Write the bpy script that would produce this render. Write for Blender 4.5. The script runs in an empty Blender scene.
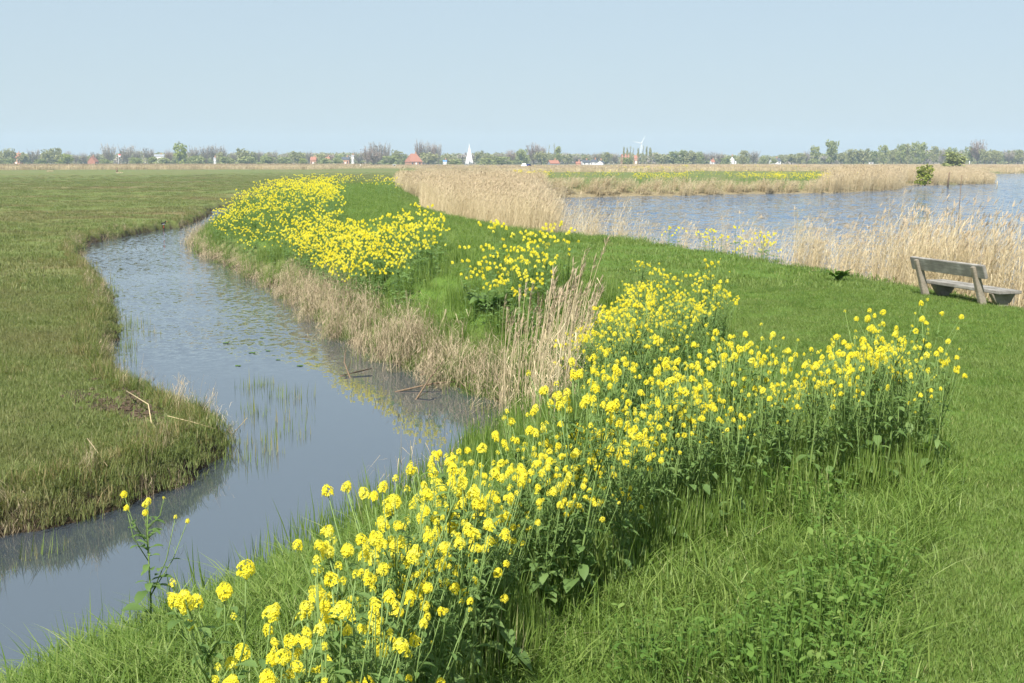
import bpy, math, random
import numpy as np
from mathutils import Vector, Matrix

rng = np.random.default_rng(11)
random.seed(5)
R = math.radians
scene = bpy.context.scene
root_col = scene.collection

# ------------------------------------------------------------------ camera
W, H, F, HOR, ZC = 1024, 683, 1300.0, 160.5, 1.9
pitch = math.atan((H / 2 - HOR) / F)
cp, sp = math.cos(pitch), math.sin(pitch)
cam_d = bpy.data.cameras.new('camera')
cam = bpy.data.objects.new('camera', cam_d)
root_col.objects.link(cam)
cam_d.sensor_width = 36.0
cam_d.lens = 36.0 * F / W
cam_d.clip_start = 0.1
cam_d.clip_end = 20000
cam.location = (0, 0, ZC)
cam.rotation_euler = (math.pi / 2 - pitch, 0, 0)
scene.camera = cam


def unp(px, py, z):
    """the world point at height z seen at picture point px, py"""
    a, b = (px - W / 2) / F, (H / 2 - py) / F
    d = (a, cp + b * sp, -sp + b * cp)
    t = (z - ZC) / d[2]
    return np.array([a * t, d[1] * t])


def proj(x, y, z):
    f = y * cp - (z - ZC) * sp
    u = y * sp + (z - ZC) * cp
    f = np.where(np.abs(f) < 1e-3, 1e-3, f)
    return W / 2 + F * x / f, H / 2 - F * u / f, f


# ------------------------------------------------------------------ land plan
ZD, ZL, ZP = -1.5, -0.9, -1.15         # ditch level, lake level, pasture level

right_px = [(0, 722, -1.5), (100, 682, -1.5), (200, 642, -1.5), (270, 604, -1.5), (345, 552, -1.5), (430, 494, -1.5),
            (505, 446, -1.5), (508, 410, -1.5), (482, 396, -1.5), (440, 384, -1.5), (400, 370, -1.5), (350, 345, -1.5),
            (310, 315, -1.5), (280, 294, -1.5), (250, 278, -1.5), (215, 262, -1.5), (192, 251, -1.5), (188, 243, -1.5),
            (205, 233, -1.5), (235, 222, -1.5)]
left_px = [(0, 543, -1.5), (60, 530, -1.5), (120, 513, -1.5), (180, 488, -1.5), (222, 462, -1.5), (246, 436, -1.4),
           (228, 412, -1.15), (190, 392, -1.05), (150, 373, -1.05), (118, 352, -1.05), (108, 337, -1.1), (112, 318, -1.15),
           (112, 296, -1.2), (94, 272, -1.35), (78, 256, -1.5), (86, 246, -1.5), (110, 239, -1.5), (150, 232, -1.5),
           (190, 226, -1.5), (208, 216, -1.5)]
RE = np.array([[-7.5, -12], [-5.6, 2.0]] + [unp(*p) for p in right_px] + [[-17.5, 88], [-15.5, 104], [-15, 112]])
LE = np.array([[-10.2, -12], [-8.5, 4.0]] + [unp(*p) for p in left_px] + [[-21.5, 94], [-19.5, 104], [-19, 112]])


def smooth_line(p, n=3):
    q = p
    for _ in range(n):
        a, b = q[:-1], q[1:]
        m = np.empty((2 * len(a), 2))
        m[0::2] = a * 0.75 + b * 0.25
        m[1::2] = a * 0.25 + b * 0.75
        q = np.vstack([p[:1], m, p[-1:]])
    return q


RE, LE = smooth_line(RE, 1), smooth_line(LE, 1)
DITCH = np.vstack([RE, LE[::-1]])

crest_px = [(1300, 372), (1150, 333), (1024, 304), (960, 291), (900, 280), (830, 269), (760, 257), (700, 247), (640, 240),
            (560, 234), (500, 226), (440, 213), (405, 203), (392, 194), (396, 187), (405, 181), (415, 177)]
CR = np.array([unp(a, b, 0.0) for a, b in crest_px])
CR = smooth_line(CR, 1)


def offset_line(p, d):
    t = np.gradient(p, axis=0)
    t /= np.linalg.norm(t, axis=1)[:, None]
    return p + d * np.stack([t[:, 1], -t[:, 0]], 1)


M_edge = offset_line(CR, 1.7)
shore_far_px = [(470, 200), (520, 198.5), (600, 196.5), (680, 195.5), (740, 194), (830, 193), (897, 190), (905, 185.5), (925, 185.2), (960, 184.6),
                (996, 183.6), (990, 179.5), (968, 177), (985, 174.6), (1024, 173.2), (1160, 172.5)]
SHORE = np.array([unp(a, b, ZL) for a, b in shore_far_px])
M_poly = np.vstack([M_edge, SHORE[1:], [[150, 60], [60, 14]]])
L_near = offset_line(CR, 3.6)
L_near = L_near[L_near[:, 0] > 0.5]
Lw = unp(534, 216, ZL)
L_poly = np.vstack([L_near, [Lw], [unp(532, 203, ZL)], SHORE[1:], [[150, 60], [60, 16]]])


def seg_dist(P, poly, closed=False):
    if closed:
        poly = np.vstack([poly, poly[:1]])
    best = np.full(len(P), 1e9)
    for a, b in zip(poly[:-1], poly[1:]):
        ab = b - a
        l2 = max(float(ab @ ab), 1e-12)
        t = np.clip(((P - a) @ ab) / l2, 0, 1)
        d = P - a - t[:, None] * ab
        best = np.minimum(best, np.einsum('ij,ij->i', d, d))
    return np.sqrt(best)


def inside(P, poly):
    c = np.zeros(len(P), bool)
    x, y = P[:, 0], P[:, 1]
    j = len(poly) - 1
    for i in range(len(poly)):
        xi, yi = poly[i]
        xj, yj = poly[j]
        if yi != yj:
            c ^= ((yi > y) != (yj > y)) & (x < (xj - xi) * (y - yi) / (yj - yi) + xi)
        j = i
    return c


def hashn(ix, iy):
    h = (ix.astype(np.int64) * 374761393 + iy.astype(np.int64) * 668265263) & 0x7fffffff
    h = ((h ^ (h >> 13)) * 1274126177) & 0x7fffffff
    return ((h ^ (h >> 16)) & 0xffff) / 65535.0


def vnoise(x, y):
    ix, iy = np.floor(x), np.floor(y)
    fx, fy = x - ix, y - iy
    fx, fy = fx * fx * (3 - 2 * fx), fy * fy * (3 - 2 * fy)
    a, b = hashn(ix, iy), hashn(ix + 1, iy)
    c, d = hashn(ix, iy + 1), hashn(ix + 1, iy + 1)
    return (a * (1 - fx) + b * fx) * (1 - fy) + (c * (1 - fx) + d * fx) * fy


def sstep(a, b, x):
    t = np.clip((x - a) / (b - a), 0, 1)
    return t * t * (3 - 2 * t)


def land(x, y):
    P = np.stack([np.asarray(x, float), np.asarray(y, float)], 1)
    near = (0.5 * np.clip(np.hypot(P[:, 0], P[:, 1]) / 25, 0.35, 1))[:, None]
    PJ_ = P + near * np.stack([vnoise(P[:, 0] * 1.7 + 31, P[:, 1] * 1.7) - .5 + .4 * (vnoise(P[:, 0] * 5 + 3, P[:, 1] * 5) - .5), vnoise(P[:, 0] * 1.7, P[:, 1] * 1.7 + 57) - .5], 1)
    dR, dL = seg_dist(PJ_, RE), seg_dist(PJ_, LE)
    inD = inside(PJ_, DITCH)
    dike = (dR < dL) & ~inD
    inL = inside(P, L_poly)
    inM = inside(P, M_poly) | inL
    dM = seg_dist(P, M_poly, True)
    dLk = seg_dist(P, L_poly, True)
    n1 = vnoise(P[:, 0] * 0.9, P[:, 1] * 0.9) - 0.5
    n2 = vnoise(P[:, 0] * 3.1 + 7, P[:, 1] * 3.1) - 0.5
    n3 = vnoise(P[:, 0] * 0.22 + 3, P[:, 1] * 0.22) - 0.5
    crest = -0.5 * sstep(13, 32, dR)
    t = np.clip(dR / 3.3, 0, 1)
    zd = -1.62 + (1.62 + crest) * (1 - (1 - t) ** 1.7)
    t2 = np.clip(dM / 2.2, 0, 1)
    zl = -0.86 + (0.86 + crest) * (t2 * t2 * (3 - 2 * t2))
    z_dike = np.minimum(zd, zl) + 0.05 * n1 + 0.025 * n2 + 0.05 * n3
    zp = -1.66 + 0.51 * np.clip(dL / 0.32, 0, 1) ** 0.7 + 0.07 * n1 * np.clip(dL, 0, 1) + 0.05 * n2 + 0.12 * n3 * np.clip(dL / 3, 0, 1)
    z = np.where(dike, z_dike, zp)
    far_ = sstep(110, 122, P[:, 1]) * (P[:, 0] > -60) * (P[:, 0] < 40)          # past the ditch's end the dike sinks gently into the meadow
    w_ = sstep(-9, 9, dL - dR)
    z = z * (1 - far_) + far_ * ((-1.12 + 0.1 * n3) * (1 - w_) + np.minimum(z_dike, -0.5 + 0.5 * (1 - sstep(110, 150, P[:, 1]))) * w_)
    z = np.where(inM & dike, np.where(inL, -0.84 - np.minimum(1.0, dLk * 0.45), -0.84 + 0.04 * n2), z)
    z = np.where(inD, -1.62 - np.minimum(0.7, 0.7 * np.minimum(dR, dL)), z)
    return dict(P=P, z=z, dR=dR, dL=dL, inD=inD, dike=dike & ~inM, inL=inL, inM=inM & dike, dM=dM, dLk=dLk)


def ground(px, py):
    """where the line of sight through a picture point first meets the land"""
    a, b = (px - W / 2) / F, (H / 2 - py) / F
    t = np.geomspace(2.5, 900, 2600)
    x, y, z = a * t, (cp + b * sp) * t, ZC + (-sp + b * cp) * t
    g = land(x, y)
    zz = np.where(g['inD'], ZD, np.where(g['inL'], ZL, g['z']))
    k = int(np.argmax(z < zz)) if np.any(z < zz) else len(t) - 1
    return Vector((x[k], y[k], g['z'][k]))


def zat(x, y):
    return float(land(np.array([x]), np.array([y]))['z'][0])


# ------------------------------------------------------------------ materials
def new_mat(name):
    m = bpy.data.materials.new(name)
    m.use_nodes = True
    nt = m.node_tree
    nt.nodes.clear()
    return m, nt, nt.nodes, nt.links


def ramp(N, stops):
    r = N.new('ShaderNodeValToRGB')
    e = r.color_ramp.elements
    while len(e) > len(stops):
        e.remove(e[-1])
    while len(e) < len(stops):
        e.new(0.5)
    for el, (p, c) in zip(e, stops):
        el.position = p
        el.color = (*c, 1)
    return r


def leaf_mat(name, stops, trans=0.35, rough=0.55, spec=0.25, dry=None, dry_scale=0.12, dry_lo=0.45, dry_hi=0.7, tscale=1.25):
    """blades and leaves: colour varies per blade (rnd), per plant (random) and, for dry, by patches of the land"""
    m, nt, N, L = new_mat(name)
    at = N.new('ShaderNodeAttribute'); at.attribute_name = 'rnd'
    oi = N.new('ShaderNodeObjectInfo')
    mx = N.new('ShaderNodeMath'); mx.operation = 'MULTIPLY_ADD'
    L.new(oi.outputs['Random'], mx.inputs[0]); mx.inputs[1].default_value = 0.45
    m2 = N.new('ShaderNodeMath'); m2.operation = 'MULTIPLY'; m2.inputs[1].default_value = 0.55
    L.new(at.outputs['Fac'], m2.inputs[0]); L.new(m2.outputs[0], mx.inputs[2])
    r = ramp(N, stops)
    L.new(mx.outputs[0], r.inputs[0])
    col = r.outputs['Color']
    if dry:
        nz = N.new('ShaderNodeTexNoise'); nz.inputs['Scale'].default_value = dry_scale
        nz.inputs['Detail'].default_value = 4; nz.inputs['Roughness'].default_value = 0.65
        mp = N.new('ShaderNodeMapping'); mp.inputs['Scale'].default_value = (0.5, 1.6, 1)
        L.new(oi.outputs['Location'], mp.inputs['Vector']); L.new(mp.outputs[0], nz.inputs['Vector'])
        mr = N.new('ShaderNodeMapRange'); mr.inputs['From Min'].default_value = dry_lo; mr.inputs['From Max'].default_value = dry_hi
        L.new(nz.outputs['Fac'], mr.inputs['Value'])
        mix = N.new('ShaderNodeMix'); mix.data_type = 'RGBA'
        L.new(mr.outputs[0], mix.inputs['Factor']); L.new(col, mix.inputs['A']); mix.inputs['B'].default_value = (*dry, 1)
        col = mix.outputs['Result']
    b = N.new('ShaderNodeBsdfPrincipled')
    b.inputs['Roughness'].default_value = rough
    b.inputs['Specular IOR Level'].default_value = spec
    L.new(col, b.inputs['Base Color'])
    out = N.new('ShaderNodeOutputMaterial')
    if trans > 0:
        tr = N.new('ShaderNodeBsdfTranslucent')
        hs = N.new('ShaderNodeHueSaturation'); hs.inputs['Value'].default_value = tscale; hs.inputs['Saturation'].default_value = 1.08
        L.new(col, hs.inputs['Color']); L.new(hs.outputs[0], tr.inputs['Color'])
        ms = N.new('ShaderNodeMixShader'); ms.inputs[0].default_value = trans
        L.new(b.outputs[0], ms.inputs[1]); L.new(tr.outputs[0], ms.inputs[2]); L.new(ms.outputs[0], out.inputs['Surface'])
    else:
        L.new(b.outputs[0], out.inputs['Surface'])
    return m


def plain_mat(name, col, rough=0.6, spec=0.3, var=0.12, scale=4.0, bump=0.0, stretch=(1, 1, 1), metal=0.0):
    m, nt, N, L = new_mat(name)
    tc = N.new('ShaderNodeTexCoord')
    mp = N.new('ShaderNodeMapping'); mp.inputs['Scale'].default_value = stretch
    L.new(tc.outputs['Object'], mp.inputs['Vector'])
    nz = N.new('ShaderNodeTexNoise'); nz.inputs['Scale'].default_value = scale; nz.inputs['Detail'].default_value = 6
    L.new(mp.outputs[0], nz.inputs['Vector'])
    r = ramp(N, [(0.25, tuple(c * (1 - var) for c in col)), (0.75, tuple(min(0.95, c * (1 + var)) for c in col))])
    L.new(nz.outputs['Fac'], r.inputs[0])
    b = N.new('ShaderNodeBsdfPrincipled')
    b.inputs['Roughness'].default_value = rough; b.inputs['Specular IOR Level'].default_value = spec; b.inputs['Metallic'].default_value = metal
    L.new(r.outputs[0], b.inputs['Base Color'])
    if bump:
        bp = N.new('ShaderNodeBump'); bp.inputs['Strength'].default_value = bump; bp.inputs['Distance'].default_value = 0.01
        L.new(nz.outputs['Fac'], bp.inputs['Height']); L.new(bp.outputs[0], b.inputs['Normal'])
    out = N.new('ShaderNodeOutputMaterial')
    L.new(b.outputs[0], out.inputs['Surface'])
    return m


MT = {}
MT['grass_mown'] = leaf_mat('mown_grass', [(0, (0.074, 0.126, 0.021)), (0.5, (0.124, 0.190, 0.037)), (0.86, (0.192, 0.248, 0.066)), (1, (0.34, 0.31, 0.15))], 0.36, dry=(0.165, 0.215, 0.062), dry_scale=0.6, dry_lo=0.42, dry_hi=0.75)
MT['grass_long'] = leaf_mat('long_grass', [(0, (0.058, 0.112, 0.017)), (0.45, (0.122, 0.194, 0.034)), (0.80, (0.225, 0.295, 0.078)), (0.93, (0.27, 0.33, 0.12)), (1, (0.42, 0.37, 0.20))], 0.40)
MT['grass_pasture'] = leaf_mat('pasture_grass', [(0, (0.082, 0.116, 0.028)), (0.5, (0.132, 0.168, 0.046)), (0.83, (0.190, 0.212, 0.075)), (1, (0.36, 0.30, 0.17))], 0.3,
                              dry=(0.175, 0.142, 0.070), dry_scale=0.11, dry_lo=0.45, dry_hi=0.72)
MT['grass_bank'] = leaf_mat('bank_grass', [(0, (0.075, 0.105, 0.020)), (0.45, (0.12, 0.16, 0.035)), (0.7, (0.22, 0.19, 0.08)), (1, (0.36, 0.28, 0.15))], 0.3)
MT['sedge'] = leaf_mat('sedge_shoots', [(0, (0.09, 0.15, 0.03)), (0.6, (0.17, 0.22, 0.06)), (1, (0.33, 0.27, 0.13))], 0.3)
MT['reed'] = leaf_mat('dry_reed', [(0, (0.36, 0.285, 0.165)), (0.5, (0.53, 0.435, 0.27)), (1, (0.68, 0.58, 0.39))], 0.25, 0.6, 0.2, tscale=1.0)
MT['reed_dark'] = leaf_mat('weathered_reed', [(0, (0.20, 0.155, 0.095)), (0.5, (0.36, 0.29, 0.185)), (1, (0.54, 0.45, 0.30))], 0.2, 0.6, 0.2, tscale=1.0)
MT['plume'] = leaf_mat('reed_plume', [(0, (0.32, 0.245, 0.16)), (1, (0.48, 0.39, 0.27))], 0.3, 0.8, 0.1, tscale=1.0)
MT['rape_leaf'] = leaf_mat('rapeseed_leaf', [(0, (0.100, 0.170, 0.050)), (0.5, (0.150, 0.240, 0.072)), (1, (0.21, 0.30, 0.10))], 0.5, 0.55, 0.25)
MT['rape_stem'] = leaf_mat('rapeseed_stem', [(0, (0.12, 0.19, 0.05)), (1, (0.20, 0.28, 0.085))], 0.15)
MT['petal'] = leaf_mat('rapeseed_petal', [(0, (0.84, 0.70, 0.035)), (0.6, (0.87, 0.77, 0.07)), (1, (0.90, 0.83, 0.16))], 0.5, 0.6, 0.15, tscale=1.0)
MT['bud'] = leaf_mat('rapeseed_bud', [(0, (0.30, 0.34, 0.05)), (1, (0.55, 0.52, 0.05))], 0.2)
MT['weed'] = leaf_mat('broad_weed', [(0, (0.060, 0.125, 0.020)), (0.6, (0.105, 0.185, 0.034)), (1, (0.17, 0.24, 0.06))], 0.35, 0.6, 0.2)
MT['dock'] = leaf_mat('dock_leaf', [(0, (0.085, 0.15, 0.032)), (1, (0.13, 0.21, 0.05))], 0.25, 0.4, 0.4)
MT['dock_red'] = leaf_mat('reddish_dock_leaf', [(0, (0.085, 0.062, 0.026)), (1, (0.085, 0.085, 0.030))], 0.2, 0.4, 0.4)
MT['tree_olive'] = leaf_mat('olive_tree_leaves', [(0, (0.19, 0.195, 0.085)), (0.6, (0.27, 0.27, 0.115)), (1, (0.35, 0.33, 0.16))], 0.3)
MT['tree_green'] = leaf_mat('green_tree_leaves', [(0, (0.16, 0.185, 0.062)), (0.6, (0.235, 0.260, 0.085)), (1, (0.32, 0.33, 0.13))], 0.3)
MT['tree_lime'] = leaf_mat('lime_tree_leaves', [(0, (0.14, 0.18, 0.03)), (0.6, (0.22, 0.25, 0.04)), (1, (0.30, 0.31, 0.06))], 0.3)
MT['tree_bare'] = leaf_mat('bare_twigs', [(0, (0.20, 0.17, 0.145)), (0.6, (0.29, 0.25, 0.21)), (1, (0.36, 0.31, 0.26))], 0.0)
MT['tree_red'] = leaf_mat('budding_twigs', [(0, (0.20, 0.145, 0.115)), (0.6, (0.28, 0.205, 0.16)), (1, (0.34, 0.25, 0.20))], 0.0)
MT['bark'] = plain_mat('bark', (0.13, 0.10, 0.075), 0.9, 0.1, 0.3, 6)
MT['stick'] = plain_mat('dead_wood', (0.16, 0.115, 0.075), 0.9, 0.1, 0.35, 20)
MT['straw'] = plain_mat('straw', (0.44, 0.35, 0.20), 0.7, 0.2, 0.2, 20)
MT['white'] = plain_mat('white_paint', (0.56, 0.56, 0.56), 0.5, 0.4, 0.04)
MT['pale'] = plain_mat('pale_wall', (0.62, 0.60, 0.56), 0.8, 0.2, 0.08)
MT['grey'] = plain_mat('grey_sheet', (0.22, 0.23, 0.25), 0.6, 0.3, 0.1)
MT['brick'] = plain_mat('brick_wall', (0.36, 0.20, 0.13), 0.85, 0.2, 0.15, 8)
MT['tile'] = plain_mat('red_roof_tile', (0.27, 0.115, 0.075), 0.7, 0.3, 0.15, 3)
MT['slate'] = plain_mat('dark_roof_tile', (0.06, 0.065, 0.08), 0.6, 0.3, 0.15, 3)
MT['blue'] = plain_mat('blue_paint', (0.08, 0.22, 0.55), 0.5, 0.4, 0.06)
MT['red'] = plain_mat('red_paint', (0.55, 0.05, 0.04), 0.5, 0.4, 0.06)
MT['glass'] = plain_mat('window_glass', (0.03, 0.04, 0.05), 0.08, 0.6, 0.1)
MT['navy'] = plain_mat('navy_cloth', (0.02, 0.025, 0.09), 0.9, 0.1, 0.1)
MT['black'] = plain_mat('black_cloth', (0.018, 0.017, 0.02), 0.9, 0.1, 0.1)
MT['skin'] = plain_mat('skin', (0.5, 0.30, 0.22), 0.6, 0.3, 0.05)
MT['hair'] = plain_mat('dark_hair', (0.05, 0.03, 0.02), 0.7, 0.2, 0.1)
MT['cloth_white'] = plain_mat('white_cloth', (0.75, 0.74, 0.72), 0.9, 0.1, 0.05)
MT['cow'] = plain_mat('brown_hide', (0.19, 0.085, 0.045), 0.8, 0.15, 0.2, 3)
MT['wool'] = plain_mat('wool', (0.70, 0.67, 0.60), 0.95, 0.05, 0.1, 12)
MT['rubber'] = plain_mat('rubber', (0.02, 0.02, 0.02), 0.8, 0.2, 0.1)


def sail_mat():
    m, nt, N, L = new_mat('sail_cloth')
    b = N.new('ShaderNodeBsdfPrincipled'); b.inputs['Base Color'].default_value = (0.85, 0.85, 0.84, 1); b.inputs['Roughness'].default_value = 0.7
    t = N.new('ShaderNodeBsdfTranslucent'); t.inputs['Color'].default_value = (0.85, 0.85, 0.83, 1)
    ms = N.new('ShaderNodeMixShader'); ms.inputs[0].default_value = 0.3
    o = N.new('ShaderNodeOutputMaterial')
    L.new(b.outputs[0], ms.inputs[1]); L.new(t.outputs[0], ms.inputs[2]); L.new(ms.outputs[0], o.inputs['Surface'])
    return m


MT['sail'] = sail_mat()


def wood_mat(name, a, b_, c):
    m, nt, N, L = new_mat(name)
    tc = N.new('ShaderNodeTexCoord')
    mp = N.new('ShaderNodeMapping'); mp.inputs['Scale'].default_value = (1.2, 14, 14)
    L.new(tc.outputs['Object'], mp.inputs['Vector'])
    n1 = N.new('ShaderNodeTexNoise'); n1.inputs['Scale'].default_value = 3.0; n1.inputs['Detail'].default_value = 8; n1.inputs['Roughness'].default_value = 0.7
    L.new(mp.outputs[0], n1.inputs['Vector'])
    n2 = N.new('ShaderNodeTexNoise'); n2.inputs['Scale'].default_value = 5.0; n2.inputs['Detail'].default_value = 5
    L.new(tc.outputs['Object'], n2.inputs['Vector'])
    r = ramp(N, [(0.28, a), (0.5, b_), (0.72, c)])
    mx = N.new('ShaderNodeMix'); mx.data_type = 'FLOAT'; mx.inputs['Factor'].default_value = 0.5
    L.new(n1.outputs['Fac'], mx.inputs['A']); L.new(n2.outputs['Fac'], mx.inputs['B'])
    L.new(mx.outputs['Result'], r.inputs[0])
    b = N.new('ShaderNodeBsdfPrincipled'); b.inputs['Roughness'].default_value = 0.8; b.inputs['Specular IOR Level'].default_value = 0.25
    L.new(r.outputs[0], b.inputs['Base Color'])
    bp = N.new('ShaderNodeBump'); bp.inputs['Strength'].default_value = 0.5; bp.inputs['Distance'].default_value = 0.006
    L.new(n1.outputs['Fac'], bp.inputs['Height']); L.new(bp.outputs[0], b.inputs['Normal'])
    o = N.new('ShaderNodeOutputMaterial'); L.new(b.outputs[0], o.inputs['Surface'])
    return m


MT['bench_wood'] = wood_mat('weathered_bench_wood', (0.09, 0.08, 0.068), (0.20, 0.187, 0.165), (0.40, 0.38, 0.345))
MT['bench_post'] = wood_mat('bench_post_wood', (0.13, 0.11, 0.08), (0.23, 0.20, 0.155), (0.34, 0.305, 0.25))


def water_mat(name, base, sc, strength, dist, patch=None, rough=0.02, ior=1.4):
    m, nt, N, L = new_mat(name)
    g = N.new('ShaderNodeNewGeometry')
    mp = N.new('ShaderNodeMapping'); mp.inputs['Scale'].default_value = (1.0, 0.8, 1); mp.inputs['Rotation'].default_value = (0, 0, 0.3)
    L.new(g.outputs['Position'], mp.inputs['Vector'])
    # small waves: the normal itself leans with the noise, so far water stays as rough as near water
    acc = None
    for k_, (f_, w_) in enumerate(((1.0, .6), (2.7, .4))):
        n = N.new('ShaderNodeTexNoise'); n.inputs['Scale'].default_value = sc * f_; n.inputs['Detail'].default_value = 2
        L.new(mp.outputs[0], n.inputs['Vector'])
        sb = N.new('ShaderNodeVectorMath'); sb.operation = 'SUBTRACT'; sb.inputs[1].default_value = (.5, .5, .5)
        L.new(n.outputs['Color'], sb.inputs[0])
        ml = N.new('ShaderNodeVectorMath'); ml.operation = 'MULTIPLY'; ml.inputs[1].default_value = (w_ * dist, w_ * dist, 0)
        L.new(sb.outputs[0], ml.inputs[0])
        if acc:
            ad = N.new('ShaderNodeVectorMath'); ad.operation = 'ADD'; L.new(acc, ad.inputs[0]); L.new(ml.outputs[0], ad.inputs[1]); acc = ad.outputs[0]
        else:
            acc = ml.outputs[0]
    scn = N.new('ShaderNodeVectorMath'); scn.operation = 'SCALE'; L.new(acc, scn.inputs[0])
    upv = N.new('ShaderNodeVectorMath'); upv.operation = 'ADD'; upv.inputs[1].default_value = (0, 0, 1); L.new(scn.outputs[0], upv.inputs[0])
    bp = N.new('ShaderNodeVectorMath'); bp.operation = 'NORMALIZE'; L.new(upv.outputs[0], bp.inputs[0])
    # wind: ruffled patches and calm ones
    n2 = N.new('ShaderNodeTexNoise'); n2.inputs['Scale'].default_value = 0.16; n2.inputs['Detail'].default_value = 3
    L.new(g.outputs['Position'], n2.inputs['Vector'])
    mr = N.new('ShaderNodeMapRange'); mr.inputs['From Min'].default_value = 0.35; mr.inputs['From Max'].default_value = 0.6
    mr.inputs['To Min'].default_value = strength * 0.45; mr.inputs['To Max'].default_value = strength
    L.new(n2.outputs['Fac'], mr.inputs['Value'])
    if patch:
        sx = N.new('ShaderNodeSeparateXYZ'); L.new(g.outputs['Position'], sx.inputs[0])
        m2 = N.new('ShaderNodeMapRange'); m2.interpolation_type = 'SMOOTHSTEP'
        m2.inputs['From Min'].default_value, m2.inputs['From Max'].default_value = patch
        m2.inputs['To Min'].default_value = 0.03; m2.inputs['To Max'].default_value = 1
        L.new(sx.outputs['Y'], m2.inputs['Value'])
        mu = N.new('ShaderNodeMath'); mu.operation = 'MULTIPLY'
        L.new(mr.outputs[0], mu.inputs[0]); L.new(m2.outputs[0], mu.inputs[1]); L.new(mu.outputs[0], scn.inputs['Scale'])
    else:
        L.new(mr.outputs[0], scn.inputs['Scale'])
    b = N.new('ShaderNodeBsdfPrincipled')
    b.inputs['Base Color'].default_value = (*base, 1); b.inputs['Roughness'].default_value = rough; b.inputs['IOR'].default_value = ior
    L.new(bp.outputs[0], b.inputs['Normal'])
    o = N.new('ShaderNodeOutputMaterial'); L.new(b.outputs[0], o.inputs['Surface'])
    return m


MT['ditch_water'] = water_mat('ditch_water', (0.038, 0.049, 0.060), 6.5, 1.0, 0.80, patch=(18, 27), ior=2.9)
MT['lake_water'] = water_mat('lake_water', (0.034, 0.078, 0.150), 2.0, 1.0, 1.7, ior=1.33, rough=.06)


def ground_mat():
    m, nt, N, L = new_mat('land')
    g = N.new('ShaderNodeNewGeometry')

    def noise(sc, det=5, mp=None):
        n = N.new('ShaderNodeTexNoise'); n.inputs['Scale'].default_value = sc; n.inputs['Detail'].default_value = det; n.inputs['Roughness'].default_value = 0.65
        if mp:
            q = N.new('ShaderNodeMapping'); q.inputs['Scale'].default_value = mp
            L.new(g.outputs['Position'], q.inputs['Vector']); L.new(q.outputs[0], n.inputs['Vector'])
        else:
            L.new(g.outputs['Position'], n.inputs['Vector'])
        return n.outputs['Fac']

    def attr(a):
        t = N.new('ShaderNodeAttribute'); t.attribute_name = a
        return t.outputs['Fac']

    def mixc(f, a, b):
        x = N.new('ShaderNodeMix'); x.data_type = 'RGBA'
        L.new(f, x.inputs['Factor']); L.new(a, x.inputs['A']); L.new(b, x.inputs['B'])
        return x.outputs['Result']

    fine = noise(14, 6)
    r1 = ramp(N, [(0.3, (0.074, 0.096, 0.026)), (0.55, (0.118, 0.144, 0.043)), (0.75, (0.165, 0.182, 0.068))])   # pasture
    L.new(fine, r1.inputs[0])
    dry = ramp(N, [(0.3, (0.10, 0.075, 0.032)), (0.7, (0.19, 0.145, 0.065))])
    L.new(fine, dry.inputs[0])
    mr = N.new('ShaderNodeMapRange'); mr.inputs['From Min'].default_value = 0.5; mr.inputs['From Max'].default_value = 0.72
    L.new(noise(0.11, 4, (0.5, 1.6, 1)), mr.inputs['Value'])
    past = mixc(mr.outputs[0], r1.outputs[0], dry.outputs[0])
    # broad strips of the far meadow
    mr2 = N.new('ShaderNodeMapRange'); mr2.inputs['From Min'].default_value = 0.52; mr2.inputs['From Max'].default_value = 0.7; mr2.inputs['To Max'].default_value = 0.75
    L.new(noise(0.02, 4, (0.35, 2.4, 1)), mr2.inputs['Value'])
    dry2 = N.new('ShaderNodeRGB'); dry2.outputs[0].default_value = (0.170, 0.138, 0.070, 1)
    past = mixc(mr2.outputs[0], past, dry2.outputs[0])
    r2 = ramp(N, [(0.3, (0.056, 0.100, 0.017)), (0.6, (0.090, 0.150, 0.027)), (0.8, (0.125, 0.185, 0.040))])   # dike grass
    L.new(fine, r2.inputs[0])
    r3 = ramp(N, [(0.3, (0.022, 0.017, 0.011)), (0.7, (0.065, 0.048, 0.031))])       # peat and mud
    L.new(fine, r3.inputs[0])
    r4 = ramp(N, [(0.3, (0.13, 0.105, 0.06)), (0.7, (0.25, 0.205, 0.12))])           # reed litter
    L.new(noise(3, 6), r4.inputs[0])
    c = mixc(attr('dike'), past, r2.outputs[0])
    c = mixc(attr('litter'), c, r4.outputs[0])
    c = mixc(attr('mud'), c, r3.outputs[0])
    b = N.new('ShaderNodeBsdfPrincipled'); b.inputs['Roughness'].default_value = 0.95; b.inputs['Specular IOR Level'].default_value = 0.1
    L.new(c, b.inputs['Base Color'])
    bp = N.new('ShaderNodeBump'); bp.inputs['Strength'].default_value = 0.6; bp.inputs['Distance'].default_value = 0.05
    L.new(fine, bp.inputs['Height']); L.new(bp.outputs[0], b.inputs['Normal'])
    o = N.new('ShaderNodeOutputMaterial'); L.new(b.outputs[0], o.inputs['Surface'])
    return m


MT['ground'] = ground_mat()


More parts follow.
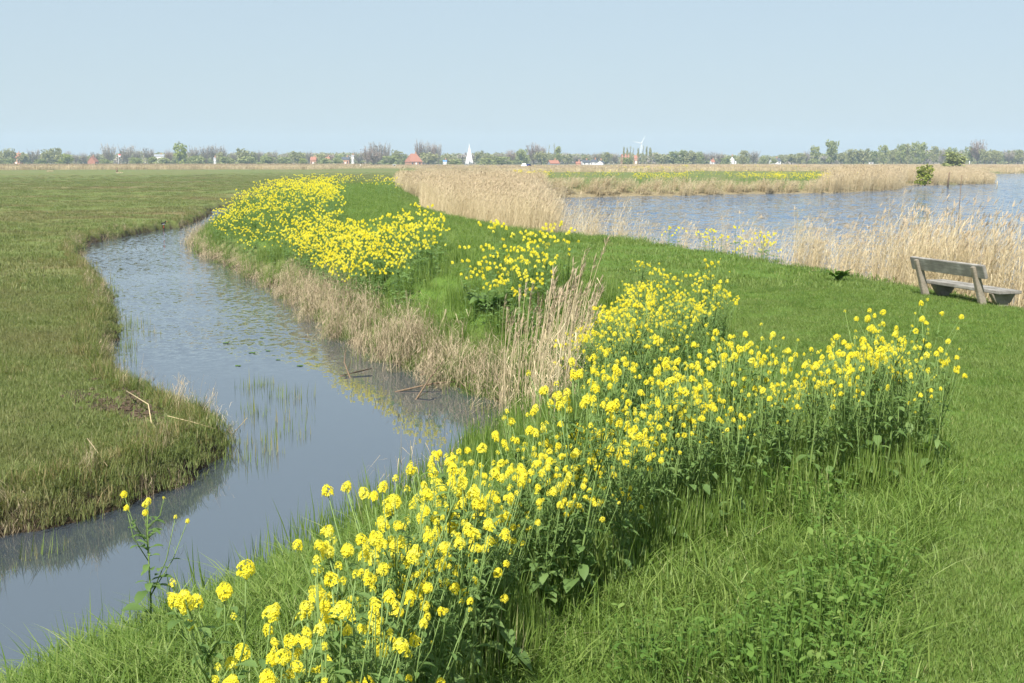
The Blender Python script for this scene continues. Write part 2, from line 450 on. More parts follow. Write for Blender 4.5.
# ------------------------------------------------------------------ mesh helpers
class MB:
    def __init__(s):
        s.v, s.f, s.m, s.r = [], [], [], []

    def add(s, verts, faces, mi=0, rnd=None):
        k = len(s.v)
        rnd = random.random() if rnd is None else rnd
        s.v += [tuple(p) for p in verts]
        s.r += [rnd] * len(verts)
        s.f += [tuple(i + k for i in f) for f in faces]
        s.m += [mi] * len(faces)

    def ribbon(s, pts, widths, side, mi=0, rnd=None):
        vs, fs = [], []
        n = len(pts)
        for p, w in zip(pts, widths):
            p = Vector(p)
            if w <= 1e-6:
                vs.append(p)
            else:
                vs += [p - side * (w / 2), p + side * (w / 2)]
        k = 0
        idx = []
        for w in widths:
            if w <= 1e-6:
                idx.append((k,)); k += 1
            else:
                idx.append((k, k + 1)); k += 2
        for a, b in zip(idx[:-1], idx[1:]):
            if len(a) == 2 and len(b) == 2:
                fs.append((a[0], a[1], b[1], b[0]))
            elif len(a) == 2:
                fs.append((a[0], a[1], b[0]))
            elif len(b) == 2:
                fs.append((a[0], b[1], b[0]))
        s.add(vs, fs, mi, rnd)

    def tube(s, pts, radii, n=5, mi=0, rnd=None, cap=True):
        pts = [Vector(p) for p in pts]
        vs, fs = [], []
        for i, (p, r) in enumerate(zip(pts, radii)):
            t = (pts[min(i + 1, len(pts) - 1)] - pts[max(i - 1, 0)])
            t = t.normalized() if t.length > 1e-9 else Vector((0, 0, 1))
            a = t.cross(Vector((1, 0, 0)) if abs(t.x) < 0.8 else Vector((0, 1, 0))).normalized()
            b = t.cross(a)
            for k in range(n):
                q = 2 * math.pi * k / n
                vs.append(p + (a * math.cos(q) + b * math.sin(q)) * r)
        for i in range(len(pts) - 1):
            for k in range(n):
                fs.append((i * n + k, i * n + (k + 1) % n, (i + 1) * n + (k + 1) % n, (i + 1) * n + k))
        if cap:
            fs.append(tuple(range(n))[::-1]); fs.append(tuple((len(pts) - 1) * n + k for k in range(n)))
        s.add(vs, fs, mi, rnd)

    def box(s, c, d, mi=0, mat=None, rnd=None):
        x, y, z = (q / 2 for q in d)
        vs = [Vector((i * x, j * y, k * z)) for i in (-1, 1) for j in (-1, 1) for k in (-1, 1)]
        if mat is not None:
            vs = [mat @ v for v in vs]
        vs = [v + Vector(c) for v in vs]
        s.add(vs, [(0, 1, 3, 2), (4, 6, 7, 5), (0, 4, 5, 1), (2, 3, 7, 6), (0, 2, 6, 4), (1, 5, 7, 3)], mi, rnd)

    def ball(s, c, r, n=6, m=4, mi=0, sc=(1, 1, 1), rnd=None):
        vs, fs = [], []
        for i in range(m + 1):
            th = math.pi * i / m
            for k in range(n):
                ph = 2 * math.pi * k / n
                vs.append((c[0] + r * sc[0] * math.sin(th) * math.cos(ph), c[1] + r * sc[1] * math.sin(th) * math.sin(ph), c[2] + r * sc[2] * math.cos(th)))
        for i in range(m):
            for k in range(n):
                fs.append((i * n + k, (i + 1) * n + k, (i + 1) * n + (k + 1) % n, i * n + (k + 1) % n))
        s.add(vs, fs, mi, rnd)

    def mesh(s, name, mats, smooth=False):
        me = bpy.data.meshes.new(name)
        me.from_pydata(s.v, [], s.f)
        for mt in (mats if isinstance(mats, (list, tuple)) else [mats]):
            me.materials.append(mt)
        me.polygons.foreach_set('material_index', np.array(s.m, np.int32))
        a = me.attributes.new('rnd', 'FLOAT', 'POINT')
        a.data.foreach_set('value', np.array(s.r, np.float32))
        if smooth:
            me.polygons.foreach_set('use_smooth', np.ones(len(s.f), bool))
        me.update()
        return me


def link(name, me, parent=None, loc=(0, 0, 0), rot=(0, 0, 0), sc=(1, 1, 1)):
    o = bpy.data.objects.new(name, me)
    root_col.objects.link(o)
    o.location, o.rotation_euler, o.scale = loc, rot, sc
    if parent:
        o.parent = parent
    return o


def tag(o, label, cat, group=None, kind=None):
    o['label'] = label
    o['category'] = cat
    if group:
        o['group'] = group
    if kind:
        o['kind'] = kind
    return o


def thing(name, label, cat, loc, rz=0.0, group=None, sc=(1, 1, 1)):
    return tag(link(name, None, None, loc, (0, 0, rz), sc), label, cat, group)


def copy_tree(o, loc, rz, sc, label=None, group=None, tilt=(0, 0)):
    c = o.copy(); root_col.objects.link(c)
    c.location, c.rotation_euler, c.scale = loc, (tilt[0], tilt[1], rz), sc
    if label:
        c['label'] = label
    if group:
        c['group'] = group
    for ch in o.children:
        d = ch.copy(); root_col.objects.link(d); d.parent = c
        for gch in ch.children:
            e = gch.copy(); root_col.objects.link(e); e.parent = d
    return c


# ------------------------------------------------------------------ scattering (stuff only)
def scatter(name, pts, rot, scl, idx, protos, label, cat):
    """one object of stuff: its points carry copies of the given tufts"""
    col = bpy.data.collections.new(name + '_tufts')
    for i, me in enumerate(protos):
        col.objects.link(bpy.data.objects.new('%s_tuft_%02d' % (name, i), me))
    n = len(pts)
    me = bpy.data.meshes.new(name)
    me.vertices.add(n)
    me.vertices.foreach_set('co', np.asarray(pts, np.float32).ravel())
    a = me.attributes.new('rot', 'FLOAT_VECTOR', 'POINT'); a.data.foreach_set('vector', np.asarray(rot, np.float32).ravel())
    a = me.attributes.new('scl', 'FLOAT_VECTOR', 'POINT'); a.data.foreach_set('vector', np.asarray(scl, np.float32).ravel())
    a = me.attributes.new('idx', 'INT', 'POINT'); a.data.foreach_set('value', np.asarray(idx, np.int32))
    o = link(name, me)
    tag(o, label, cat, None, 'stuff')
    ng = bpy.data.node_groups.new(name + '_nodes', 'GeometryNodeTree')
    ng.interface.new_socket('Geometry', in_out='INPUT', socket_type='NodeSocketGeometry')
    ng.interface.new_socket('Geometry', in_out='OUTPUT', socket_type='NodeSocketGeometry')
    N, L = ng.nodes, ng.links
    gi, go = N.new('NodeGroupInput'), N.new('NodeGroupOutput')
    ip = N.new('GeometryNodeInstanceOnPoints')
    ci = N.new('GeometryNodeCollectionInfo'); ci.inputs['Collection'].default_value = col
    ci.inputs['Separate Children'].default_value = True; ci.inputs['Reset Children'].default_value = True

    def na(nm, ty):
        x = N.new('GeometryNodeInputNamedAttribute'); x.data_type = ty; x.inputs['Name'].default_value = nm
        return x.outputs['Attribute']

    er = N.new('FunctionNodeEulerToRotation')
    L.new(na('rot', 'FLOAT_VECTOR'), er.inputs[0])
    mp = N.new('GeometryNodeMeshToPoints')
    L.new(gi.outputs[0], mp.inputs[0]); L.new(mp.outputs[0], ip.inputs['Points'])
    L.new(ci.outputs[0], ip.inputs['Instance']); ip.inputs['Pick Instance'].default_value = True
    L.new(na('idx', 'INT'), ip.inputs['Instance Index']); L.new(er.outputs[0], ip.inputs['Rotation'])
    L.new(na('scl', 'FLOAT_VECTOR'), ip.inputs['Scale'])
    L.new(ip.outputs[0], go.inputs[0])
    md = o.modifiers.new('scatter', 'NODES'); md.node_group = ng
    return o


def wedge(n, r1, r2, power=1.0, a0=-24.5, a1=24.5):
    """n random points of the view's wedge; power 1 = even on the ground, 0 = even in depth"""
    u = rng.random(n)
    if power == -1:
        r = r1 * (r2 / r1) ** u
    else:
        k = power + 1
        r = (r1 ** k + u * (r2 ** k - r1 ** k)) ** (1 / k)
    a = np.radians(rng.uniform(a0, a1, n))
    return r * np.sin(a), r * np.cos(a)


def inpx(g, poly, dz=0.0):
    px, py, f = proj(g['P'][:, 0], g['P'][:, 1], g['z'] + dz)
    return inside(np.stack([px, py], 1), np.array(poly, float)) & (f > 0)


def put(name, g, mask, protos, smin, smax, label, cat, tilt=0.06, spin=math.pi, base=0.0, sink=0.0, hs=None):
    P = g['P'][mask]; z = g['z'][mask] - sink
    n = len(P)
    s = rng.uniform(smin, smax, n)
    scl = np.stack([s, s, s], 1)
    if hs is not None:
        scl *= hs[mask]
    rot = np.stack([rng.normal(0, tilt, n), rng.normal(0, tilt, n), base + rng.uniform(-spin, spin, n)], 1)
    return scatter(name, np.column_stack([P, z]), rot, scl, rng.integers(0, len(protos), n), protos, label, cat)


# ------------------------------------------------------------------ ground, water
def build_ground():
    ang = np.concatenate([np.arange(-27, 27, 0.14), np.arange(27, 333, 6.0)])
    ang = np.radians(ang)
    rad = np.concatenate([np.geomspace(0.4, 3, 14)[:-1], np.geomspace(3, 160, 400)[:-1], np.geomspace(160, 1750, 70)])
    na_, nr = len(ang), len(rad)
    A, Rr = np.meshgrid(ang, rad)
    x, y = (Rr * np.sin(A)).ravel(), (Rr * np.cos(A)).ravel()
    g = land(x, y)
    z = g['z'].copy()
    co = np.column_stack([x, y, z])
    co = np.vstack([co, [[0, 0, zat(0, 0)]]])
    i, j = np.meshgrid(np.arange(nr - 1), np.arange(na_), indexing='ij')
    j2 = (j + 1) % na_
    q = np.stack([i * na_ + j, (i + 1) * na_ + j, (i + 1) * na_ + j2, i * na_ + j2], -1).reshape(-1, 4)[:, ::-1]
    k = len(co) - 1
    tri = [(int(b), int(a), k) for a, b in zip(np.arange(na_), (np.arange(na_) + 1) % na_)]
    me = bpy.data.meshes.new('ground')
    me.from_pydata(co.tolist(), [], [tuple(r) for r in q.tolist()] + [t[::-1] for t in tri])
    mud = np.clip(1 - np.where(g['dike'], (z + 1.45) / 0.2, (z + 1.32) / 0.12), 0, 1)
    mud = np.where(g['inM'] | g['inL'], 0, mud)
    mud = np.where(g['inD'], 1, mud)
    mudpx = [(62, 388), (100, 378), (150, 396), (185, 418), (150, 430), (110, 415), (70, 405)]
    px, py, f = proj(x, y, z)
    wob = 12 * (vnoise(x * 6, y * 6) - 0.5)
    mp = inside(np.stack([px + wob, py + wob], 1), np.array(mudpx, float)) & (f > 0) & ~g['dike'] & (vnoise(x * 5 + 2, y * 5) > 0.36)
    mud = np.maximum(mud, mp * 0.9)
    r = np.hypot(x, y)
    dike = np.where(g['dike'] & (r < 330), np.where(y > 100, .12, 1.0), 0.0)
    lit = np.where(g['inM'], 1.0, 0.0)
    lit = np.maximum(lit, np.where(g['dike'] & (g['dR'] < 1.3) & (y > 14), np.clip(1.2 - g['dR'], 0, 0.7), 0))
    lit = np.maximum(lit, np.where(g['dike'] & (r > 75) & (x > -6), np.clip(2.2 - g['dM'], 0, 1), 0))
    lit = np.maximum(lit, np.where(g['dike'], sstep(300, 360, r), sstep(540, 560, r)) * 0.8)
    for nm, v in (('mud', mud), ('dike', dike), ('litter', lit)):
        a = me.attributes.new(nm, 'FLOAT', 'POINT')
        a.data.foreach_set('value', np.append(v, 0).astype(np.float32))
    me.materials.append(MT['ground'])
    me.polygons.foreach_set('use_smooth', np.ones(len(me.polygons), bool))
    me.update()
    o = link('ground', me)
    tag(o, 'flat green meadow and grassy dike stretching to the horizon', 'ground', None, 'structure')


def flat_poly(name, pts, z, mat):
    import bmesh
    bm = bmesh.new()
    vs = [bm.verts.new((p[0], p[1], z)) for p in pts]
    f = bm.faces.new(vs)
    if f.normal.z < 0:
        f.normal_flip()
    bmesh.ops.triangulate(bm, faces=bm.faces[:])
    me = bpy.data.meshes.new(name)
    bm.to_mesh(me); bm.free()
    for p in me.polygons:
        if p.normal.z < 0:
            p.flip()
    me.materials.append(mat)
    return link(name, me)


build_ground()
dw = flat_poly('ditch_water', [(-32, -14), (8, -14), (8, 17), (1.5, 30), (-3, 60), (-6, 70), (-12, 90), (-12, 114), (-32, 114)], ZD, MT['ditch_water'])
tag(dw, 'calm winding ditch of grey blue water beside the meadow', 'water', None, 'structure')
lp = [(5.5, 13), (60, 10), (160, 40), (165, 330), (20, 330), (4, 150), (-3.5, 125), (-3.0, 70), (-.6, 46), (2.2, 28)]
lw = flat_poly('lake_water', lp, ZL, MT['lake_water'])
tag(lw, 'wind ruffled blue lake behind the dike', 'water', None, 'structure')


# ------------------------------------------------------------------ grass tufts
def tuft(n, rad, hmin, hmax, w, lean=0.35, bend=0.5, seg=3, dirx=0.0, mat='grass_long', flat=0.0):
    mb = MB()
    for _ in range(n):
        a, r = random.uniform(0, 2 * math.pi), rad * math.sqrt(random.random())
        p = Vector((r * math.cos(a), r * math.sin(a), -0.02))
        h = random.uniform(hmin, hmax) * (1 - 0.3 * r / rad)
        az = random.uniform(0, 2 * math.pi)
        d = Vector((math.cos(az), math.sin(az), 0)) * abs(random.gauss(0, lean)) + Vector((dirx, 0, 0))
        side = Vector((-math.sin(az), math.cos(az), 0))
        if random.random() < 0.5:
            q = random.uniform(0, math.pi); side = Vector((math.cos(q), math.sin(q), 0))
        pts, ws = [], []
        for k in range(seg + 1):
            t = k / seg
            pts.append(p + Vector((0, 0, 1)) * (h * t * (1 - 0.35 * bend * t)) + d * (h * (0.45 * t + bend * t * t)))
            ws.append(w * (1.0 - 0.15 * k / seg if k < seg else 0) * (0.75 if k == 0 else 1))
        mb.ribbon(pts, ws, side)
    return mb.mesh('tuft', MT[mat])


def reed_clump(n, rad, hmin, hmax, w=0.008, lean=0.12, leaf=3, plume=0.6, mats=('reed', 'plume')):
    mb = MB()
    for _ in range(n):
        a, r = random.uniform(0, 2 * math.pi), rad * math.sqrt(random.random())
        p = Vector((r * math.cos(a), r * math.sin(a), -0.05))
        h = random.uniform(hmin, hmax)
        if random.random() < 0.25:
            h *= random.uniform(0.35, 0.7)
        d = Vector((lean + random.gauss(0, 0.10), random.gauss(0, 0.10), 0))
        q = random.uniform(0, math.pi); side = Vector((math.cos(q), math.sin(q), 0))
        rn = random.random()

        def at(t):
            return p + Vector((0, 0, h * t * (1 - 0.06 * t))) + d * (h * (0.35 * t + 0.65 * t * t))
        mb.ribbon([at(0), at(0.35), at(0.7), at(1)], [w, w * .9, w * .75, w * .45], side, 0, rn)
        for _k in range(leaf):
            t = random.uniform(0.25, 0.85); b = at(t)
            az = random.gauss(0, 0.9)
            dv = Vector((math.cos(az), math.sin(az), 0)); l = random.uniform(0.15, 0.35)
            mb.ribbon([b, b + dv * l * .5 + Vector((0, 0, l * .45)), b + dv * l + Vector((0, 0, l * random.uniform(-.2, .5)))], [w * .6, w * 1.3, 0], Vector((-dv.y, dv.x, 0)), 0, rn * .7 + random.random() * .3)
        if random.random() < plume:
            b = at(0.97)
            for _k in range(5):
                l = random.uniform(0.10, 0.2)
                az = random.gauss(0, 0.6)
                dv = Vector((math.cos(az) * .55, math.sin(az) * .35, random.uniform(.3, .9)))
                mb.ribbon([b, b + dv * l * .5, b + dv * l], [w * .8, w * 2.0, 0], Vector((-math.sin(az), math.cos(az), 0.2)).normalized(), 1)
    return mb.mesh('reed_clump', [MT[m] for m in mats])


def weed_clump(n, rad, size, mat='weed'):
    mb = MB()
    for _ in range(n):
        a, r = random.uniform(0, 2 * math.pi), rad * math.sqrt(random.random())
        hgt = random.uniform(0.02, 0.22)
        p = Vector((r * math.cos(a), r * math.sin(a), hgt))
        az = random.uniform(0, 2 * math.pi); dv = Vector((math.cos(az), math.sin(az), random.uniform(-.25, .55))); sd = Vector((-math.sin(az), math.cos(az), random.uniform(-.3, .3)))
        l = size * random.uniform(.6, 1.2); wd = l * random.uniform(.35, .6)
        mid = p + dv * l * .5 + Vector((0, 0, .12 * l))
        vs = [p, p + dv * l * .28 - sd * wd * .42, p + dv * l * .62 - sd * wd * .40, p + dv * l - Vector((0, 0, .15 * l)), p + dv * l * .62 + sd * wd * .40, p + dv * l * .28 + sd * wd * .42, mid - Vector((0, 0, .18 * l))]
        mb.add(vs, [(0, 1, 6), (1, 2, 6), (2, 3, 6), (3, 4, 6), (4, 5, 6), (5, 0, 6)])
        mb.ribbon([Vector((p.x * .5, p.y * .5, -.02)), p], [.004, .003], sd)
    return mb.mesh('weed_clump', MT[mat])


mown = [tuft(70, 0.17, 0.03, 0.08, 0.0045, 0.5, 0.5, 2, mat='grass_mown') for _ in range(4)]
mown_b = [tuft(80, 0.34, 0.05, 0.10, 0.009, 0.5, 0.5, 2, mat='grass_mown') for _ in range(3)]
longg = [tuft(46, 0.15, 0.06, 0.29, 0.0048, 0.55, 0.9, 3, mat='grass_long') for _ in range(5)]
tallg = [tuft(34, 0.16, 0.35, 0.70, 0.0065, 0.16, 0.35, 3, mat='grass_long') for _ in range(4)]
past = [tuft(60, 0.20, 0.05, 0.16, 0.006, 0.45, 0.6, 2, mat='grass_pasture') for _ in range(4)]
past_b = [tuft(70, 0.50, 0.08, 0.17, 0.016, 0.45, 0.5, 2, mat='grass_pasture') for _ in range(4)]
bankg = [tuft(40, 0.16, 0.18, 0.48, 0.0065, 0.30, 0.7, 3, mat='grass_bank') for _ in range(4)]
sedge = [tuft(9, 0.16, 0.18, 0.48, 0.009, 0.06, 0.15, 2, mat='sedge') for _ in range(4)]
weeds = [weed_clump(34, 0.15, 0.034) for _ in range(4)]
reeds_m = [reed_clump(17, 0.24, 1.15, 2.0, w=.0062, lean=.15, leaf=4, plume=.28) for _ in range(4)]
reeds_l = [reed_clump(22, 0.30, 1.3, 2.1, w=0.014, leaf=3, plume=0.7) for _ in range(4)]
reeds_d = [reed_clump(16, 0.24, 0.55, 1.25, w=0.0055, lean=0.03, leaf=2, plume=0.05, mats=('reed_dark', 'plume')) for _ in range(4)]
reeds_far = [reed_clump(60, 1.6, 1.2, 2.0, w=0.06, lean=0.05, leaf=1, plume=0.5) for _ in range(3)]

# picture outlines (of the land, not of the sky line) of the rough strip along the ditch
rough_px = [(-200, 1600), (860, 1600), (880, 683), (905, 600), (948, 490), (938, 440), (800, 420), (745, 392), (738, 352), (690, 325), (600, 285), (560, 262), (480, 240), (430, 222),
            (392, 206), (372, 192), (352, 184), (330, 178), (150, 178), (-200, 400)]

front_px = [(935, 438), (875, 448), (720, 482), (640, 525), (545, 580), (480, 628), (400, 700), (345, 805), (275, 900), (262, 990), (290, 1060), (340, 960), (400, 820), (480, 710),
            (560, 628), (650, 568), (800, 512), (938, 482)]
print('scatter', flush=True)
# mown grass on the crest
x, y = wedge(26000, 4.0, 22, 0.15); g = land(x, y)
rough = inpx(g, rough_px)
put('mown_grass', g, g['dike'] & ~rough & (g['dM'] > 0.5), mown, 0.8, 1.3, 'short mown green grass on the path along the dike', 'grass')
x, y = wedge(22000, 20, 125, 0.3); g = land(x, y)
rough = inpx(g, rough_px)
put('short_grass', g, g['dike'] & ~rough & (g['dM'] > 0.3) & (g['dR'] < 16), mown_b, 0.9, 1.7, 'short green grass on the far part of the dike', 'grass')
x, y = wedge(24000, 17, 120, 0.1, -16, 6); g = land(x, y)
put('crest_grass', g, g['dike'] & (g['dM'] > .2) & (g['dR'] < 14) & ((y > 30) | inpx(g, rough_px)), longg, 0.8, 1.4, 'tufted green grass on the far crest of the dike', 'grass')
# long lush grass near the camera and on the dike slope
x, y = wedge(17000, 3.6, 22, 0.15); g = land(x, y)
rough = inpx(g, rough_px)
put('long_grass', g, g['dike'] & rough & (g['z'] > -1.52) & (vnoise(x * 2.3, y * 2.3 + 40) > .2), longg, 0.4, 1.25, 'lush long green grass under and before the rapeseed', 'grass')
x, y = wedge(15000, 8, 110, 0.2); g = land(x, y)
rough = inpx(g, rough_px)
put('tall_slope_grass', g, g['dike'] & rough & (g['dR'] > 0.05) & (g['dR'] < 4.5) & (g['z'] < -0.12), tallg, 0.7, 1.25, 'tall upright green grass on the ditch side of the dike', 'grass', 0.08)
x, y = wedge(4200, 3.6, 20, 0.1); g = land(x, y)
rough = inpx(g, rough_px)
wn = vnoise(x * 1.3 + 5, y * 1.3) - .5 * (proj(x, y, g['z'])[0] < 430)
put('low_weeds', g, g['dike'] & (rough & (wn > 0.60)) & (g['z'] > -1.4), weeds, 0.7, 1.4, 'broad leaved low weeds among the long grass', 'weeds')
x, y = wedge(26000, 3.4, 11, 0.6); g = land(x, y)
put('grass_among_rapeseed', g, g['dike'] & inpx(g, front_px) & (rng.random(len(x)) < .4), tallg, 0.35, 0.75, 'tall grass blades growing among the nearest rapeseed', 'grass', 0.1)
# edges of the mown grass towards the lake
x, y = wedge(9000, 12, 60, 0.2); g = land(x, y)
put('shore_grass', g, g['dike'] & (g['dM'] < 0.9) & (g['dR'] > 3.5), longg, 0.8, 1.4, 'rough green grass along the lake side of the dike', 'grass')
# pasture
x, y = wedge(26000, 6, 36, 0.25, -25, 4); g = land(x, y)
pm = ~g['dike'] & ~g['inD'] & ~g['inM']
mudpx = [(58, 388), (100, 377), (150, 394), (186, 418), (160, 432), (108, 418), (64, 406)]
mud = inpx(g, mudpx) & (rng.random(len(x)) < 0.93) & (vnoise(x * 5 + 2, y * 5) > .3)
put('pasture_grass', g, pm & ~mud & (g['dL'] > 0.1), past, 0.7, 1.35, 'uneven olive green grass of the near meadow', 'grass')
x, y = wedge(26000, 32, 330, 0.0, -25, 8); g = land(x, y)
r_ = np.hypot(x, y)
put('meadow_grass', g, ~g['dike'] & ~g['inD'] & ~g['inM'] & (g['dL'] > 0.4) & (rng.random(len(x)) > sstep(170, 330, r_)), past_b, 0.8, 1.5, 'patchy green and brown grass of the far meadow', 'grass')
x, y = wedge(9000, 7, 45, 0.1, -25, 4); g = land(x, y)
k = ~g['dike'] & ~g['inD'] & ~g['inM'] & (g['dL'] > .3) & (vnoise(x * .5 + 11, y * .5) > .6) & ~inpx(g, mudpx)
put('coarse_meadow_grass', g, k, bankg, 0.35, 0.75, 'coarse straw mixed tufts scattered over the near meadow', 'grass', 0.15)
x, y = wedge(6000, 4.5, 26, 0.1); g = land(x, y)
k = g['dike'] & ~inpx(g, rough_px) & (g['dM'] > .6) & (vnoise(x * 1.1 + 21, y * 1.1) > .52)
put('small_herbs', g, k, weeds, 0.25, 0.55, 'small low herbs growing in the mown grass', 'weeds', 0.1, sink=0.02)
# ditch banks
x, y = wedge(60000, 6, 80, 0.0, -25, 4); g = land(x, y)
k = ~g['dike'] & ~g['inD'] & ~g['inM'] & (g['dL'] < 0.55) & (y < 110)
kr = k & (rng.random(len(x)) < .12) & (g['dL'] < .4) & (vnoise(x * .7, y * .7) > .3)
put('bank_reeds', g, kr, reeds_d, 0.25, 0.6, 'withered thin stems on the edge of the meadow bank', 'reeds', 0.15, math.pi)
k &= rng.random(len(x)) < np.where(g['dL'] < .16, .22, .5)
put('bank_grass', g, k, bankg, 0.5, 1.0, 'overhanging green and straw coloured grass on the meadow bank', 'grass', 0.12)
x, y = wedge(60000, 5, 42, 0.0, -25, 4); g = land(x, y)
k = g['inD'] & (((g['dL'] < 0.25 + 0.7 * vnoise(x * .8, y * .8)) & (vnoise(x * 1.1 + 9, y * 1.1) > .5) & (rng.random(len(x)) < .13)) | ((g['dR'] < 0.4) & (rng.random(len(x)) < .06)))
sp_ = inpx(g, [(244, 430), (268, 425), (318, 446), (308, 490), (255, 500), (236, 470)], 0.1) & g['inD'] & (rng.random(len(x)) < .07)
k |= sp_
g2 = dict(g); g2['z'] = np.full(len(x), -1.62)
put('sedge_shoots', g2, k, sedge, 0.6, 1.25, 'green sedge shoots standing in the ditch along its banks', 'sedge', 0.05)
# dead reeds along the dike side of the ditch
x, y = wedge(60000, 12, 80, 0.0, -25, 6); g = land(x, y)
px, py, f = proj(x, y, g['z'])
k = (g['dR'] < np.where(px < 290, .35, .65)) & (g['dike'] | (g['inD'] & (g['dR'] < 0.2))) & (rng.random(len(x)) < np.where(px < 290, .2, .26)) & ((py < 402) | (rng.random(len(x)) < .12)) & (vnoise(x * 1.2, y * .9) > .16)
k &= px < 520
hs = np.ones((len(x), 3)); hs[:, 2] = np.interp(px, [180, 200, 215, 280, 320, 400, 500], [1.0, .9, .45, .5, .85, .85, .7])
put('ditch_reeds', g, k, reeds_d, 0.7, 1.15, 'withered brown reeds along the dike side of the ditch', 'reeds', 0.08, math.pi, hs=hs)
# reed beds by the lake
x, y = wedge(40000, 12, 100, 0.2, -9, 25); g = land(x, y)
px, py, f = proj(x, y, g['z'])
wt = np.where(px > 870, 0.42, np.where(px > 600, 0.09, np.where(px > 545, .11, 1.0)))
wt = np.where((px > 780) & (px <= 870), 0.22, wt)
k = g['inM'] & (~g['inL'] | (g['dLk'] < np.where(px < 700, rng.exponential(1.0, len(x)), .5))) & (rng.random(len(x)) < wt) & (y < 100)
hs = np.ones((len(x), 3)); hs[:, 2] = np.where(px > 860, .92, np.where(px > 560, 0.80, 0.84)) * (.8 + .4 * vnoise(x * .9, y * .9 + 13))
put('lake_reeds', g, k, reeds_m, 0.8, 1.15, 'tall dry straw coloured reeds between the dike and the lake', 'reeds', 0.06, 0.5, hs=hs)
x, y = wedge(34000, 95, 245, 0.3, -8, 25); g = land(x, y)
px, py, f = proj(x, y, g['z'])
k = g['dike'] & ((g['dM'] < np.where(px < 820, 3.0, 7)) | ((px < 540) & (py > 178) & (px > 395))) & (px > 394 + rng.exponential(14, len(x)))
hs = np.ones((len(x), 3)); hs[:, 2] = np.interp(px, [500, 560, 800, 835, 900, 920, 1000], [.6, .42, .42, .8, .85, .5, .5]) * (.75 + .5 * vnoise(x * .35, y * .35))
put('far_shore_reeds', g, k, reeds_l, 0.8, 1.2, 'pale reed belt along the far shore of the lake', 'reeds', 0.06, 0.5, hs=hs)
# reed belts before the trees
x, y = wedge(6500, 460, 560, 1, -25, -2); g = land(x, y)
x2, y2 = wedge(8500, 300, 520, 1, -4, 25); g2 = land(x2, y2)
gg = {q: np.concatenate([g[q], g2[q]]) for q in g}
hs = np.ones((len(gg['z']), 3)); hs[:, 2] = np.where(gg['z'] > -.9, .55, .9)
put('distant_reeds', gg, ~gg['inL'], reeds_far, 0.85, 1.1, 'thin tan reed belt in front of the distant trees', 'reeds', 0.05, 0.5, hs=hs)

# ------------------------------------------------------------------ rapeseed
def flower(mb, c, nrm, s, mi=0):
    n = Vector(nrm).normalized()
    a = n.cross(Vector((0, 0, 1)) if abs(n.z) < .9 else Vector((1, 0, 0))).normalized(); b = n.cross(a)
    q0 = random.uniform(0, 1.6)
    rn = random.random()
    for k in range(4):
        q = q0 + k * math.pi / 2
        u = a * math.cos(q) + b * math.sin(q); v = n.cross(u)
        mb.add([c, c + u * s * .55 - v * s * .36 + n * s * .22, c + u * s + n * s * .1, c + u * s * .55 + v * s * .36 + n * s * .22], [(0, 1, 2, 3)], mi, rn)


def flower_head(nf, rad, tall, petal=0.0085, lo=False):
    mb = MB()
    for i in range(nf):
        t = (i + random.random()) / nf
        z = tall * (t - .45)
        az = i * 2.4 + random.uniform(-.4, .4)
        rr = rad * math.sqrt(max(0.05, 1 - (1.5 * t - .55) ** 2)) * random.uniform(.75, 1.1)
        d = Vector((math.cos(az), math.sin(az), 0.15 + 1.0 * t))
        flower(mb, Vector((rr * math.cos(az), rr * math.sin(az), z)), d, petal * random.uniform(.85, 1.2) * (2.0 if lo else 1), 0)
        if not lo:
            mb.ribbon([Vector((0, 0, z - .012)), Vector((rr * math.cos(az), rr * math.sin(az), z))], [.0012, .0012], Vector((-math.sin(az), math.cos(az), 0)), 1)
    for _ in range(3 if lo else 9):
        az, r = random.uniform(0, 6.28), random.uniform(0, .008)
        c = Vector((r * math.cos(az), r * math.sin(az), tall * .56 + random.uniform(-.003, .004)))
        s = .0028
        mb.add([c + Vector((s, 0, 0)), c + Vector((0, s, 0)), c + Vector((-s, 0, 0)), c + Vector((0, -s, 0)), c + Vector((0, 0, 2 * s))], [(0, 1, 4), (1, 2, 4), (2, 3, 4), (3, 0, 4)], 1)
    return mb


heads = [flower_head(random.randint(30, 40), random.uniform(.019, .025), random.uniform(.036, .052), .0092).mesh('flower_head', [MT['petal'], MT['bud']]) for _ in range(4)] + \
        [flower_head(random.randint(10, 16), random.uniform(.015, .02), random.uniform(.03, .045), .009).mesh('flower_head', [MT['petal'], MT['bud']]) for _ in range(2)]


def rape_leaf(mb, p, az, l, w, droop, mi=0):
    dv = Vector((math.cos(az), math.sin(az), 0)); sd = Vector((-math.sin(az), math.cos(az), random.uniform(-.25, .25)))
    nseg = 6
    rn = random.random()
    pts = []
    for k in range(nseg + 1):
        t = k / nseg
        pts.append(p + dv * l * t + Vector((0, 0, l * (.55 * t - droop * t * t))))
    prof = [.12, .45, .38, .8, .95, .75, 0]
    vs, fs = [], []
    for k, (q, pr) in enumerate(zip(pts, prof)):
        h = w * pr * .5 * random.uniform(.85, 1.15)
        up = Vector((0, 0, h * .35))
        vs += [q - sd * h + up, q, q + sd * h + up]
    for k in range(nseg):
        a = k * 3
        fs += [(a, a + 1, a + 4, a + 3), (a + 1, a + 2, a + 5, a + 4)]
    mb.add(vs, fs, mi, rn)


